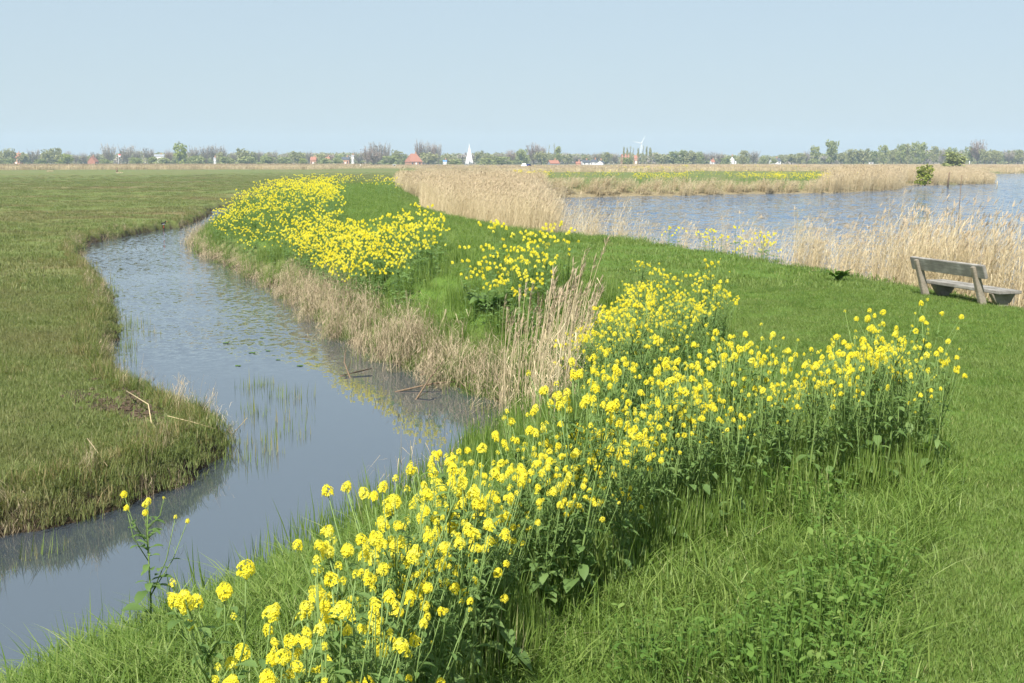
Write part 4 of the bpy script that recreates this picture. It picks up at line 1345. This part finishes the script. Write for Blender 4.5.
TREES = [  # picture x, top, width, kind, distance
    (3, 152, 10, 'olive', 820), (15, 148.3, 15, 'olive', 830), (29, 152.6, 11, 'olive', 840), (39, 150, 13, 'bare', 840), (51, 149.3, 13, 'olive', 820), (61, 149, 13, 'olive', 822), (72, 151, 7, 'bare', 860),
    (71, 155, 15, 'lime', 790), (80, 154, 8, 'bare', 850), (88, 152.5, 8, 'bare', 850), (99, 152.5, 10, 'bare', 900), (113, 144, 15, 'bare', 820), (131, 146, 16, 'bare', 830), (141, 149, 10, 'bare', 840), (152, 148.5, 13, 'bare', 845),
    (172, 150, 9, 'red', 830), (183.5, 144, 15, 'lime', 800), (197, 146.5, 13, 'bare', 830), (209, 146.4, 12, 'bare', 835), (217, 145.8, 12, 'bare', 838), (225, 146.8, 11, 'bare', 832), (223, 152, 8, 'olive', 815),
    (236, 153, 8, 'bare', 850), (245, 148.2, 12, 'olive', 830), (255, 151.2, 10, 'olive', 840), (261, 151, 9, 'bare', 842), (275, 150.8, 10, 'bare', 850), (287, 152.8, 9, 'bare', 850), (299, 151.3, 14, 'olive', 820), (311, 151.2, 8, 'bare', 840),
    (323, 154.8, 11, 'olive', 850), (331, 154, 10, 'red', 852), (344, 156, 9, 'bush', 850), (360, 151, 11, 'bare', 860), (369, 147, 12, 'red', 820), (379, 143, 17, 'bare', 830), (375, 151.5, 18, 'red', 800), (388, 143.4, 8, 'bare', 828),
    (398, 149.8, 12, 'olive', 810), (392, 156, 20, 'bush', 780), (420, 141, 9, 'red', 830), (426.5, 141.6, 9, 'bare', 832), (433, 143, 9, 'red', 834), (439, 144.3, 8, 'bare', 836), (429, 152.5, 18, 'olive', 800), (456, 159.6, 15, 'bush', 700),
    (450, 155, 12, 'olive', 850), (481, 151, 11, 'olive', 840), (490, 155, 13, 'olive', 830), (499, 152.6, 12, 'bare', 842), (511, 150.3, 10, 'red', 845), (523, 148.6, 13, 'green', 820), (533, 143.8, 13, 'red', 830), (541, 146, 10, 'red', 835),
    (541, 151.5, 15, 'olive', 805), (548.5, 145, 2.6, 'poplar', 825), (554, 144.3, 2.8, 'poplar', 826), (558.5, 146.8, 9, 'green', 822), (567, 154, 10, 'olive', 860), (576, 155, 10, 'bare', 865), (586, 156, 9, 'olive', 868), (596, 152.3, 10, 'bare', 862),
    (605, 153, 10, 'olive', 860), (614, 152.8, 10, 'bare', 865), (622.5, 146.6, 3.4, 'poplar', 810), (626.2, 147, 3, 'poplar', 812), (629.2, 146.8, 3.2, 'poplar', 811), (631.9, 148.4, 2.6, 'poplar', 813), (637, 148, 3.4, 'poplar', 812),
    (641.8, 146.4, 2.8, 'poplar', 815), (645, 145.8, 3.2, 'poplar', 810), (649, 147.2, 4.6, 'poplar', 808), (625.5, 158.5, 12, 'bush', 640), (660, 154, 15, 'olive', 800), (672, 152, 13, 'green', 802), (682, 150.6, 13, 'green', 806), (691, 150.8, 14, 'olive', 800),
    (698, 153, 8, 'bush', 790), (703.5, 151.8, 8, 'bare', 830), (710, 151.8, 8, 'bare', 835), (718, 152.2, 10, 'bare', 840), (723, 158, 11, 'bush', 770), (731, 154.8, 7, 'green', 780), (741, 151.3, 10, 'olive', 805), (751.5, 150.6, 12, 'bare', 810),
    (761, 156.5, 8, 'bush', 850), (779, 155.3, 8, 'olive', 860), (789, 155.6, 11, 'olive', 850), (798, 155, 9, 'olive', 845), (804, 151.8, 8, 'bare', 850), (812, 148.2, 11, 'green', 820), (828, 142.6, 15, 'green', 800), (838, 153, 9, 'olive', 820),
    (848, 151.3, 12, 'olive', 810), (860, 150, 14, 'olive', 812), (870, 152.6, 9, 'green', 818), (880, 147, 11, 'green', 808), (889, 149.6, 8, 'olive', 812), (896.5, 144.6, 10, 'green', 806), (903, 146, 9, 'olive', 810), (911, 144.2, 10, 'green', 804), (920, 144, 11, 'green', 806),
    (930, 148.6, 10, 'olive', 812), (938, 150, 8, 'bare', 820), (947, 148, 12, 'green', 815), (965, 147.2, 11, 'green', 812), (973, 142, 15, 'red', 805), (980, 150, 10, 'olive', 800), (991, 150.6, 13, 'olive', 806), (1004, 151, 11, 'bare', 812), (1013, 151.8, 11, 'olive', 815), (1022, 152.8, 9, 'bare', 820),
    (952, 152.6, 31, 'bush', 330), (922, 165.5, 23, 'lime', 128), (305, 159, 8, 'lime', 780), (155, 157.5, 15, 'bush', 770), (168, 158, 16, 'bush', 765), (200, 157, 18, 'bush', 770), (230, 157.5, 19, 'bush', 765), (250, 157, 18, 'bush', 768), (270, 156.5, 20, 'bush', 760),
    (286, 158, 14, 'bush', 755), (325, 158.5, 16, 'bush', 760), (340, 159, 14, 'bush', 765), (12, 159, 15, 'bush', 770), (45, 159.5, 14, 'bush', 775), (110, 160, 13, 'bush', 775), (140, 158.5, 14, 'bush', 772),
    (502, 157, 22, 'bush', 760), (485, 158.5, 16, 'bush', 755), (772, 159, 9, 'bush', 790), (408, 159, 12, 'bush', 770)]
LAND = [(22, 'the half hidden red roof'), (97, 'the small red gable'), (122, 'the red and white flag pole'), (163, 'the long pale shed'), (315, 'the tiny red cottage roof'), (354, 'the white tower building'),
        (414, 'the big red barn roof'), (471, 'the white sail'), (553, 'the low red roof'), (584, 'the black and white houses'), (639.5, 'the wind turbine'), (735.6, 'the white pillar'), (773, 'the grey house with white gables'), (868, 'the white cabin boat'), (969.5, 'the white marker post')]
ORD = ['nearest', 'second', 'third', 'fourth', 'fifth', 'sixth', 'seventh', 'eighth', 'ninth', 'tenth', 'eleventh', 'twelfth']
special = {(952, 'bush'): 'large rounded olive willow bush on the far shore beside the white marker post', (922, 'lime'): 'small bright willow shrub on the reed spit at the water',
           (828, 'green'): 'tallest green tree of the row behind the lake, standing clear of its neighbours', (973, 'red'): 'tallest reddish tree behind the round willow bush',
           (625.5, 'bush'): 'low brownish bush at the foot of the four poplars before the orange house'}
buckets = {}
for t in TREES:
    key = (t[0], t[3])
    if key in special:
        continue
    lx, ln_ = min(LAND, key=lambda q: abs(q[0] - t[0]))
    side = 'left' if t[0] < lx else 'right'
    buckets.setdefault((KIND[t[3]][1], side, ln_, lx), []).append(t)
tlabel = {}
for (kd, side, ln_, lx), ts in buckets.items():
    ts.sort(key=lambda q: abs(q[0] - lx))
    for i, t in enumerate(ts):
        tlabel[(t[0], t[3])] = ('%s to the %s of %s' % (kd, side, ln_)) if len(ts) == 1 else '%s, %s of its kind %s of %s' % (kd, ORD[i], side, ln_)
for px, top, wd, kd, dist in TREES:
    dz = ZP if px < 470 else -.52
    if dist < 400:
        dz = -.5
    x_ = (px - W / 2) / F * dist; zt = ZC + (HOR - top + (1.8 if px > 780 and dist > 400 else .6)) / F * dist
    h = (zt - dz) * 1.04; w_ = wd / F * dist * (1.3 if dist > 400 else 1.1)
    label = special.get((px, kd)) or tlabel[(px, kd)]
    nm = KIND[kd][2]
    o = thing(nm, label, 'bush' if nm == 'bush' else 'tree', (x_, dist, dz), random.uniform(0, 6.28), 'bushes along the horizon' if nm == 'bush' else 'trees along the horizon', (w_, w_, h))
    link('trunk', trunks[kd], o)
    link('crown', random.choice(KIND[kd][0]), o)

# the wood behind them that reads as one mass
bm_ = [leafy(420, bush_shape, .06, m_) for m_ in ('tree_olive', 'tree_olive', 'tree_green', 'tree_bare')]
n = 1250
px = rng.uniform(-160, 1190, n); dist = rng.uniform(900, 1150, n)
env = -0.3 + np.interp(px, [-160, 0, 90, 130, 350, 365, 445, 480, 560, 620, 655, 690, 760, 800, 900, 1190], [153, 154.5, 157, 153.5, 154.5, 155, 155, 154, 154.5, 155.5, 155, 156, 157.5, 156, 151.5, 153])
hh = (166.0 - env) / F * dist * rng.uniform(.55, 1.05, n)
ww = rng.uniform(9, 17, n)
scatter('distant_wood', np.column_stack([(px - W / 2) / F * dist, dist, np.full(n, -1.2)]), np.stack([np.zeros(n), np.zeros(n), rng.uniform(0, 6.28, n)], 1), np.stack([ww, ww, hh], 1), rng.integers(0, 4, n), bm_,
        'grey green wood closing the horizon behind the single trees', 'wood')


# ------------------------------------------------------------------ houses
def house(label, px, base, wpx, roof_top, eave, dist, wall='brick', roof='tile', rz=0.0, depth=1.2, name='house', hip=False, zb=None):
    zb = (ZP if px < 470 else -.52) if zb is None else zb
    w_ = wpx / F * dist; hr = ZC + (HOR - roof_top) / F * dist - zb; he = ZC + (HOR - eave) / F * dist - zb
    root = thing(name, label, 'house', ((px - W / 2) / F * dist, dist, zb), rz)
    d_ = w_ * depth
    mb = MB()
    x, y = w_ / 2 * .94, d_ / 2 * .94
    vs = [(-x, -y, -.3), (x, -y, -.3), (x, y, -.3), (-x, y, -.3), (-x, -y, he), (x, -y, he), (x, y, he), (-x, y, he), (-x * .98, 0, hr - .15) if not hip else (-x * .4, 0, hr - .15), (x * .98, 0, hr - .15) if not hip else (x * .4, 0, hr - .15)]
    mb.add(vs, [(0, 1, 5, 4), (1, 2, 6, 5), (2, 3, 7, 6), (3, 0, 4, 7), (4, 7, 8), (5, 9, 6)])
    link('wall', mb.mesh('wall', MT[wall]), root)
    X, Y = w_ / 2, d_ / 2; xr = X * (.45 if hip else 1.0); t = .25
    vs = [(-X, -Y, he - .2), (X, -Y, he - .2), (xr, 0, hr), (-xr, 0, hr), (-X, Y, he - .2), (X, Y, he - .2)]
    up = [(a, b, c + t) for a, b, c in vs]
    mb = MB(); mb.add(vs + up, [(6, 7, 8, 9), (9, 8, 11, 10), (0, 3, 2, 1), (3, 4, 5, 2), (0, 1, 7, 6), (5, 4, 10, 11), (0, 6, 9, 3), (3, 9, 10, 4), (1, 2, 8, 7), (2, 5, 11, 8)] + ([(0, 4, 3)] if hip else []))
    rf = link('roof', mb.mesh('roof', MT[roof]), root)
    mb = MB(); mb.box((X * .35, 0, hr + .5), (.6, .6, 1.5)); link('chimney', mb.mesh('chimney', MT['brick']), rf)
    if he > 1.2:
        for fx in (-.28, .28):
            mb = MB(); mb.box((fx * w_, -y - .03, he * .55), (w_ * .12, .08, he * .4)); link('window', mb.mesh('window', MT['glass']), root)
        mb = MB(); mb.box((0, -y - .03, min(1.0, he * .42)), (.95, .08, min(2.0, he * .8))); link('door', mb.mesh('door', MT['white']), root)
    return root


house('red tiled house half hidden behind a rounded tree near the edge of the view', 22.5, 164.5, 8, 153.5, 158, 850)
house('small house with a bright red gable roof in the trees before the flag pole', 97, 164.5, 8.5, 156.8, 161.8, 815, 'tile', 'tile', 1.45, 1.0)
house('long low pale shed with a flat grey roof among bushes', 163, 164.5, 10, 154.8, 156.4, 815, 'pale', 'grey', .1, .6, 'shed')
house('tiny white hut in the bushes below the wide bare trees', 217.6, 164.3, 2.4, 157.8, 159, 760, 'white', 'grey', .2, 1, 'shed')
house('tiny cottage with a red roof showing above low bushes', 315.5, 164.5, 6, 157.2, 160, 790)
house('tiny cottage with an orange roof beside the reddish tree', 329.5, 164.5, 4.5, 157.6, 160, 795)
house('dark blue roofed barn behind bushes, next to the white tower', 347.5, 164.5, 8, 157.4, 159.6, 800, 'brick', 'slate')
house('narrow white tower building beside the big bare trees', 354.3, 164.5, 2.6, 155.4, 156.4, 795, 'white', 'grey', 0, 1, 'tower_building')
house('big farmhouse with a steep red hipped roof by the tall bare trees', 414.5, 165, 13.5, 154.2, 161.6, 760, 'brick', 'tile', .45, 1.1, 'farmhouse', True)
house('small blue and white shed between the farmhouse and the sail', 445.5, 164.3, 4, 160.5, 161.3, 720, 'white', 'blue', .1, 1, 'shed')
house('low house with a red roof and grey end behind the reed belt', 553, 165, 10, 160.6, 163.3, 700, 'grey', 'tile', .3, 1, 'farmhouse')
house('low orange house between the red roof and the white houses', 577.5, 164.4, 5, 162, 163.2, 690, 'brick', 'tile')
house('white house with a black roof, first of the black and white group', 584.5, 165, 8, 160.4, 162.3, 690, 'white', 'slate', .3)
house('white house with a black roof, in the middle of the black and white group', 593.5, 165, 6.5, 159.9, 161.9, 695, 'white', 'slate', -.3)
house('white house with a dark roof, farthest along the black and white group', 600, 165, 6, 160.8, 162.8, 685, 'white', 'slate', 1.2)
house('tall orange brick house seen through the four poplars', 624, 164.5, 8, 154.6, 157.5, 850, 'brick', 'tile', .2, .8)
house('orange brick house seen through poplars beside the turbine', 635, 164.5, 5, 155.8, 158.5, 852, 'brick', 'tile', -.2, .8)
house('small white house at the foot of the bare trees', 710.5, 164.6, 4, 160, 162, 780, 'white', 'tile', .3)
house('white gabled house in front of the small dark green tree', 730, 164.4, 4, 156.6, 159.4, 775, 'white', 'slate', 1.4)
house('wide grey house with white gables', 772.5, 164.8, 10, 158.6, 161, 800, 'white', 'slate', .2, .8)


# flag pole
def at_dist(px, dist, z):
    return Vector(((px - W / 2) / F * dist, dist, z))


root = thing('flag_pole', 'white pole with a red and white flag above the far reeds', 'flag pole', at_dist(122.3, 760, ZP))
mb = MB(); mb.tube([(0, 0, -.2), (0, 0, 7)], [.14, .10], 8); link('pole', mb.mesh('pole', MT['white']), root)
mb = MB(); mb.box((.65, 0, 6.3), (1.3, .04, .7)); link('flag', mb.mesh('flag', MT['red']), root)
mb = MB(); mb.box((.65, 0, 5.6), (1.3, .04, .7)); link('flag', mb.mesh('flag', MT['white']), root)

# wind turbine
D = 1400
root = thing('wind_turbine', 'white three bladed wind turbine above the poplars', 'wind turbine', at_dist(639.6, D, -.5), .15)
hz = ZC + (HOR - 143.6) / F * D + .5
mb = MB(); mb.tube([(0, 0, -.5), (0, 0, hz * .5), (0, 0, hz - .3)], [.5, .4, .28], 14); link('tower', mb.mesh('tower', MT['white'], True), root)
mb = MB(); mb.box((0, .5, hz), (.9, 2.6, .9)); link('nacelle', mb.mesh('nacelle', MT['white']), root)
mb = MB(); mb.ball((0, -1.3, hz), .7, 12, 8); link('hub', mb.mesh('hub', MT['white'], True), root)
for an in (62, 168, 286):
    a = R(an); u = Vector((math.cos(a), 0, math.sin(a))); v = Vector((-math.sin(a), 0, math.cos(a)))
    mb = MB(); c0 = Vector((0, -1.35, hz)); ln_ = 9.2
    vs, fs = [], []
    for t, w_ in ((0, .35), (.18, .6), (.6, .4), (1, .15)):
        for s1, s2 in ((-1, -1), (1, -1), (1, 1), (-1, 1)):
            vs.append(c0 + u * (ln_ * t) + v * (w_ / 2 * s1) + Vector((0, s2 * .13 * (1.1 - t), 0)))
    for i in range(3):
        for k in range(4):
            fs.append((i * 4 + k, i * 4 + (k + 1) % 4, i * 4 + 4 + (k + 1) % 4, i * 4 + 4 + k))
    fs += [(3, 2, 1, 0), (12, 13, 14, 15)]
    mb.add(vs, fs); link('blade', mb.mesh('blade', MT['white']), root)

# ------------------------------------------------------------------ boats
cw = flat_poly('canal_water', [(-26, 452), (6, 452), (6, 470), (-26, 470)], -.48, MT['lake_water'])
tag(cw, 'narrow canal behind the reed belt where the sailing boat passes', 'water', None, 'structure')


def hull(L_, B, hgt, mat):
    mb = MB(); n = 9; ring = []
    vs, fs = [], []
    for i in range(n):
        t = i / (n - 1); x = (t - .5) * L_
        b = B / 2 * (1 - max(0, (t - .45) / .55) ** 2.2) * (1 if t > .1 else .85 + 1.5 * t); b = max(b, .03)
        sh = hgt * (1 + .35 * t * t)
        vs += [(x, -b, sh), (x, -b * .8, hgt * .3), (x, 0, -.25), (x, b * .8, hgt * .3), (x, b, sh)]
    for i in range(n - 1):
        for k in range(4):
            a = i * 5 + k; fs.append((a, a + 5, a + 6, a + 1))
        fs.append((i * 5 + 4, i * 5 + 9, i * 5 + 5, i * 5))
    fs.append((0, 1, 2, 3, 4)); fs.append(tuple((n - 1) * 5 + k for k in (4, 3, 2, 1, 0)))
    mb.add(vs, fs)
    return mb.mesh('hull', MT[mat], False)


D = 460
loc = at_dist(470.5, D, -.48)
root = thing('sailing_boat', 'small sailing boat with tall white sails on the canal behind the reeds', 'sailing boat', loc, R(137))
mh = ZC + (HOR - 143.4) / F * D + .48
link('hull', hull(5.6, 2.0, .55, 'white'), root)
mb = MB(); mb.tube([(.5, 0, .3), (.5, 0, mh)], [.06, .04], 8); link('mast', mb.mesh('mast', MT['white']), root)
mb = MB(); mb.tube([(.5, 0, 1.3), (-2.0, .6, 1.25)], [.05, .04], 6); link('boom', mb.mesh('boom', MT['pale']), root)


def sail(pts3, belly, name):
    a, b, c = (Vector(p) for p in pts3); mb = MB(); n = 8; vs, fs = [], []
    nrm = (b - a).cross(c - a).normalized()
    for i in range(n + 1):
        for j in range(n + 1):
            u, v = i / n, j / n
            p = (a * (1 - u) + b * u) * (1 - v) + c * v
            vs.append(p + nrm * belly * math.sin(math.pi * u) * (1 - v) * math.sin(math.pi * min(1, v + .25)))
    for i in range(n):
        for j in range(n):
            k = i * (n + 1) + j; fs.append((k, k + n + 1, k + n + 2, k + 1))
    mb.add(vs, fs); me = mb.mesh(name, MT['sail'], True)
    o = link(name, me, root); md = o.modifiers.new('thickness', 'SOLIDIFY'); md.thickness = .02


sail([(.45, 0, 1.35), (-2.0, .6, 1.3), (.48, 0, mh - .1)], .35, 'mainsail')
sail([(2.7, 0, .8), (-.1, .75, 1.0), (.52, 0, mh * .86)], .3, 'jib')


def cabin_boat(label, px, dist, z, L_, rz):
    root = thing('cabin_boat', label, 'boat', at_dist(px, dist, z), rz)
    link('hull', hull(L_, L_ * .34, .7, 'white'), root)
    mb = MB(); mb.box((-.1 * L_, 0, 1.15), (L_ * .42, L_ * .24, .95)); cb = link('cabin', mb.mesh('cabin', MT['white']), root)
    mb = MB(); mb.box((-.1 * L_, 0, 1.3), (L_ * .30, L_ * .246, .35)); link('window', mb.mesh('window', MT['glass']), cb)
    mb = MB(); mb.box((-.1 * L_, 0, 1.66), (L_ * .46, L_ * .27, .07)); link('roof', mb.mesh('roof', MT['pale']), root)


cabin_boat('white cabin boat lying behind the reed belt before the green trees', 868.5, 560, -.5, 4.2, .1)
cabin_boat('small white cabin boat at the reeds below the big red barn roof', 396, 470, -1.1, 2.4, .4)

# white tent and dark car
root = thing('tent', 'small white ridge tent pitched beside the parked dark car in the field', 'tent', at_dist(524, 420, -.5), .5)
mb = MB(); mb.add([(-.9, -1.0, 0), (.9, -1.0, 0), (0, -1.0, 1.5), (-.9, 1.0, 0), (.9, 1.0, 0), (0, 1.0, 1.5)], [(0, 1, 2), (3, 5, 4), (0, 2, 5, 3), (1, 4, 5, 2), (0, 3, 4, 1)])
link('canvas', mb.mesh('canvas', MT['cloth_white']), root)
root = thing('parked_car', 'small dark blue car with red tail light parked next to the white tent', 'car', at_dist(528.5, 424, -.5), R(70), None, (.62, .75, .9))
mb = MB(); mb.box((0, 0, .62), (4.0, 1.7, .6)); mb.add([(-1.6, -.8, .92), (1.1, -.8, .92), (1.1, .8, .92), (-1.6, .8, .92), (-1.2, -.68, 1.45), (.4, -.68, 1.45), (.4, .68, 1.45), (-1.2, .68, 1.45)], [(0, 1, 5, 4), (1, 2, 6, 5), (2, 3, 7, 6), (3, 0, 4, 7), (4, 5, 6, 7)])
link('body', mb.mesh('body', MT['navy']), root)
for sx in (-1.25, 1.25):
    for sy in (-.8, .8):
        mb = MB(); mb.tube([(sx, sy - .1, .32), (sx, sy + .1, .32)], [.32, .32], 12); link('wheel', mb.mesh('wheel', MT['rubber']), root)
for sy in (-.6, .6):
    mb = MB(); mb.box((-2.02, sy, .72), (.06, .45, .25)); link('tail_light', mb.mesh('tail_light', MT['red']), root)


# ------------------------------------------------------------------ people, cattle
def skin_body(name, joints, edges, mats, root, sub=1, face_mat=None):
    me = bpy.data.meshes.new(name)
    me.from_pydata([j[:3] for j in joints], edges, [])
    o = bpy.data.objects.new(name, me); root_col.objects.link(o)
    sk = o.modifiers.new('skin', 'SKIN'); sk.use_smooth_shade = True
    for v, j in zip(me.skin_vertices[0].data if len(me.skin_vertices) else [], joints):
        v.radius = (j[3], j[3])
    if len(me.skin_vertices):
        me.skin_vertices[0].data[0].use_root = True
    ss = o.modifiers.new('smooth', 'SUBSURF'); ss.levels = sub; ss.render_levels = sub
    dg = bpy.context.evaluated_depsgraph_get()
    me2 = bpy.data.meshes.new_from_object(o.evaluated_get(dg))
    bpy.data.objects.remove(o)
    me2.materials.clear()
    for m in mats:
        me2.materials.append(m)
    for p in me2.polygons:
        p.use_smooth = True
        if face_mat:
            p.material_index = face_mat(p.center)
    return link(name, me2, root)


PJ = [(0, 0, .92, .14), (0, 0, 1.15, .13), (0, 0, 1.38, .15), (0, 0, 1.50, .055), (0, .01, 1.60, .085), (0, .01, 1.70, .08),
      (-.19, 0, 1.40, .06), (-.25, .03, 1.14, .045), (-.24, .12, .92, .035), (.19, 0, 1.40, .06), (.25, .03, 1.14, .045), (.24, .12, .92, .035),
      (-.10, 0, .86, .09), (-.11, .02, .48, .06), (-.12, 0, .06, .045), (.10, 0, .86, .09), (.11, .10, .48, .06), (.12, .02, .06, .045), (-.12, .14, .03, .035), (.12, .16, .03, .035)]
PE = [(0, 1), (1, 2), (2, 3), (3, 4), (4, 5), (2, 6), (6, 7), (7, 8), (2, 9), (9, 10), (10, 11), (0, 12), (12, 13), (13, 14), (0, 15), (15, 16), (16, 17), (14, 18), (17, 19)]


def person(label, px, dist, top, legs, rz):
    root = thing('person', label, 'person', at_dist(px, dist, ZP), rz, 'walkers at the far edge of the meadow')
    skin_body('body', PJ, PE, [MT['skin'], MT[top], MT[legs]], root, 1, lambda c: 2 if c.z < .92 else (1 if c.z < 1.5 and c.z > .9 and not (abs(c.x) > .2 and c.z < .98) else 0))
    mb = MB(); mb.ball((0, -.015, 1.70), .105, 10, 7, 0, (1, 1, .8)); link('hair', mb.mesh('hair', MT['hair'], True), root)


person('walker in a white top beside companions at the far meadow edge', 362, 505, 'cloth_white', 'navy', .4)
person('walker in navy clothes between the white topped and the black clad ones', 366.3, 508, 'navy', 'navy', 2.0)
person('walker in black standing a little apart from the others', 369.7, 500, 'black', 'black', -1.2)
person('walker in dull clothes trailing farthest from the black clad one', 358.5, 512, 'grey', 'black', 1.0)


def quadruped(name, label, cat, px, dist, z, mat, rz, s, group=None):
    root = thing(name, label, cat, at_dist(px, dist, z), rz, group, (s, s, s))
    J = [(-.55, 0, .95, .27), (0, 0, .93, .30), (.55, 0, .97, .27), (.85, 0, 1.1, .15), (1.02, 0, .92, .12), (1.22, 0, .72, .08)]
    E = [(0, 1), (1, 2), (2, 3), (3, 4), (4, 5)]
    for sy in (-1, 1):
        k = len(J); J += [(-.62, .16 * sy, .68, .13), (-.50, .17 * sy, .55, .09), (-.70, .17 * sy, .36, .06), (-.66, .17 * sy, .04, .05)]; E += [(0, k), (k, k + 1), (k + 1, k + 2), (k + 2, k + 3)]
        k = len(J); J += [(.55, .15 * sy, .66, .10), (.58, .16 * sy, .36, .06), (.56, .16 * sy, .04, .05)]; E += [(2, k), (k, k + 1), (k + 1, k + 2)]
    k = len(J); J += [(-.85, 0, .85, .04), (-.88, 0, .45, .03)]; E += [(0, k), (k, k + 1)]
    skin_body('body', J, E, [MT[mat]], root, 1)
    for sy in (-1, 1):
        mb = MB(); mb.ball((1.0, .14 * sy, 1.02), .06, 6, 4, 0, (.6, 1.6, .6)); link('ear', mb.mesh('ear', MT[mat]), root)


quadruped('cow', 'brown cow grazing in front of the far reed belt', 'cow', 801, 330, -.5, 'cow', .2, .85)
quadruped('sheep', 'white sheep grazing beside the white pillar, the one nearer to it', 'sheep', 732.3, 400, -.5, 'wool', .4, .62, 'sheep in the far field')
quadruped('sheep', 'white sheep grazing away from the white pillar, the farther of two', 'sheep', 728, 404, -.5, 'wool', 2.6, .62, 'sheep in the far field')

# ------------------------------------------------------------------ haze, light, render
HAZE = 0.00024
mb = MB(); mb.box((0, 0, 16.5), (3700, 3700, 41))
m, nt, N, L = new_mat('air')
pv = N.new('ShaderNodeVolumePrincipled'); pv.inputs['Density'].default_value = HAZE; pv.inputs['Color'].default_value = (.58, .76, .95, 1); pv.inputs['Anisotropy'].default_value = 0.0
o_ = N.new('ShaderNodeOutputMaterial'); L.new(pv.outputs[0], o_.inputs['Volume'])
hz_ = link('haze', mb.mesh('haze', m))
tag(hz_, 'thin pale blue haze over the flat land', 'haze', None, 'stuff')

SUN_EL, SUN_AZ = R(50), R(199)      # azimuth from +y clockwise: behind the camera, to its left
wd = bpy.data.worlds.new('World'); scene.world = wd; wd.use_nodes = True
nt = wd.node_tree; nt.nodes.clear()
sk = nt.nodes.new('ShaderNodeTexSky'); sk.sky_type = 'NISHITA'; sk.sun_disc = False
sk.sun_elevation = SUN_EL; sk.sun_rotation = SUN_AZ
sk.air_density = 1.0; sk.dust_density = 1.0; sk.ozone_density = 1.0; sk.altitude = 0
bg = nt.nodes.new('ShaderNodeBackground'); bg.inputs['Strength'].default_value = 0.06
ow = nt.nodes.new('ShaderNodeOutputWorld')
mxs = nt.nodes.new('ShaderNodeMix'); mxs.data_type = 'RGBA'; mxs.inputs['Factor'].default_value = 0.78
mxs.inputs['B'].default_value = (4.75, 5.85, 6.75, 1)     # the even veil of a hazy spring sky
nt.links.new(sk.outputs[0], mxs.inputs['A']); nt.links.new(mxs.outputs['Result'], bg.inputs[0]); nt.links.new(bg.outputs[0], ow.inputs[0])
sd = bpy.data.lights.new('sun', 'SUN'); sd.energy = 5.0; sd.angle = R(.53); sd.color = (1, .965, .90)
so = bpy.data.objects.new('sun', sd); root_col.objects.link(so)
dirv = Vector((math.sin(SUN_AZ) * math.cos(SUN_EL), math.cos(SUN_AZ) * math.cos(SUN_EL), math.sin(SUN_EL)))
so.rotation_euler = dirv.to_track_quat('Z', 'Y').to_euler()

scene.render.engine = 'CYCLES'
cy = scene.cycles
cy.max_bounces = 6; cy.diffuse_bounces = 3; cy.glossy_bounces = 2; cy.transmission_bounces = 3; cy.volume_bounces = 1; cy.transparent_max_bounces = 4
cy.caustics_reflective = False; cy.caustics_refractive = False
cy.use_adaptive_sampling = True; cy.adaptive_threshold = 0.02
cy.use_denoising = True
try:
    cy.denoiser = 'OPENIMAGEDENOISE'; cy.denoising_input_passes = 'RGB_ALBEDO_NORMAL'
except Exception:
    pass
cy.sample_clamp_indirect = 4
vs = scene.view_settings
vs.view_transform = 'Standard'; vs.look = 'None'; vs.exposure = 1.0; vs.gamma = 1.0
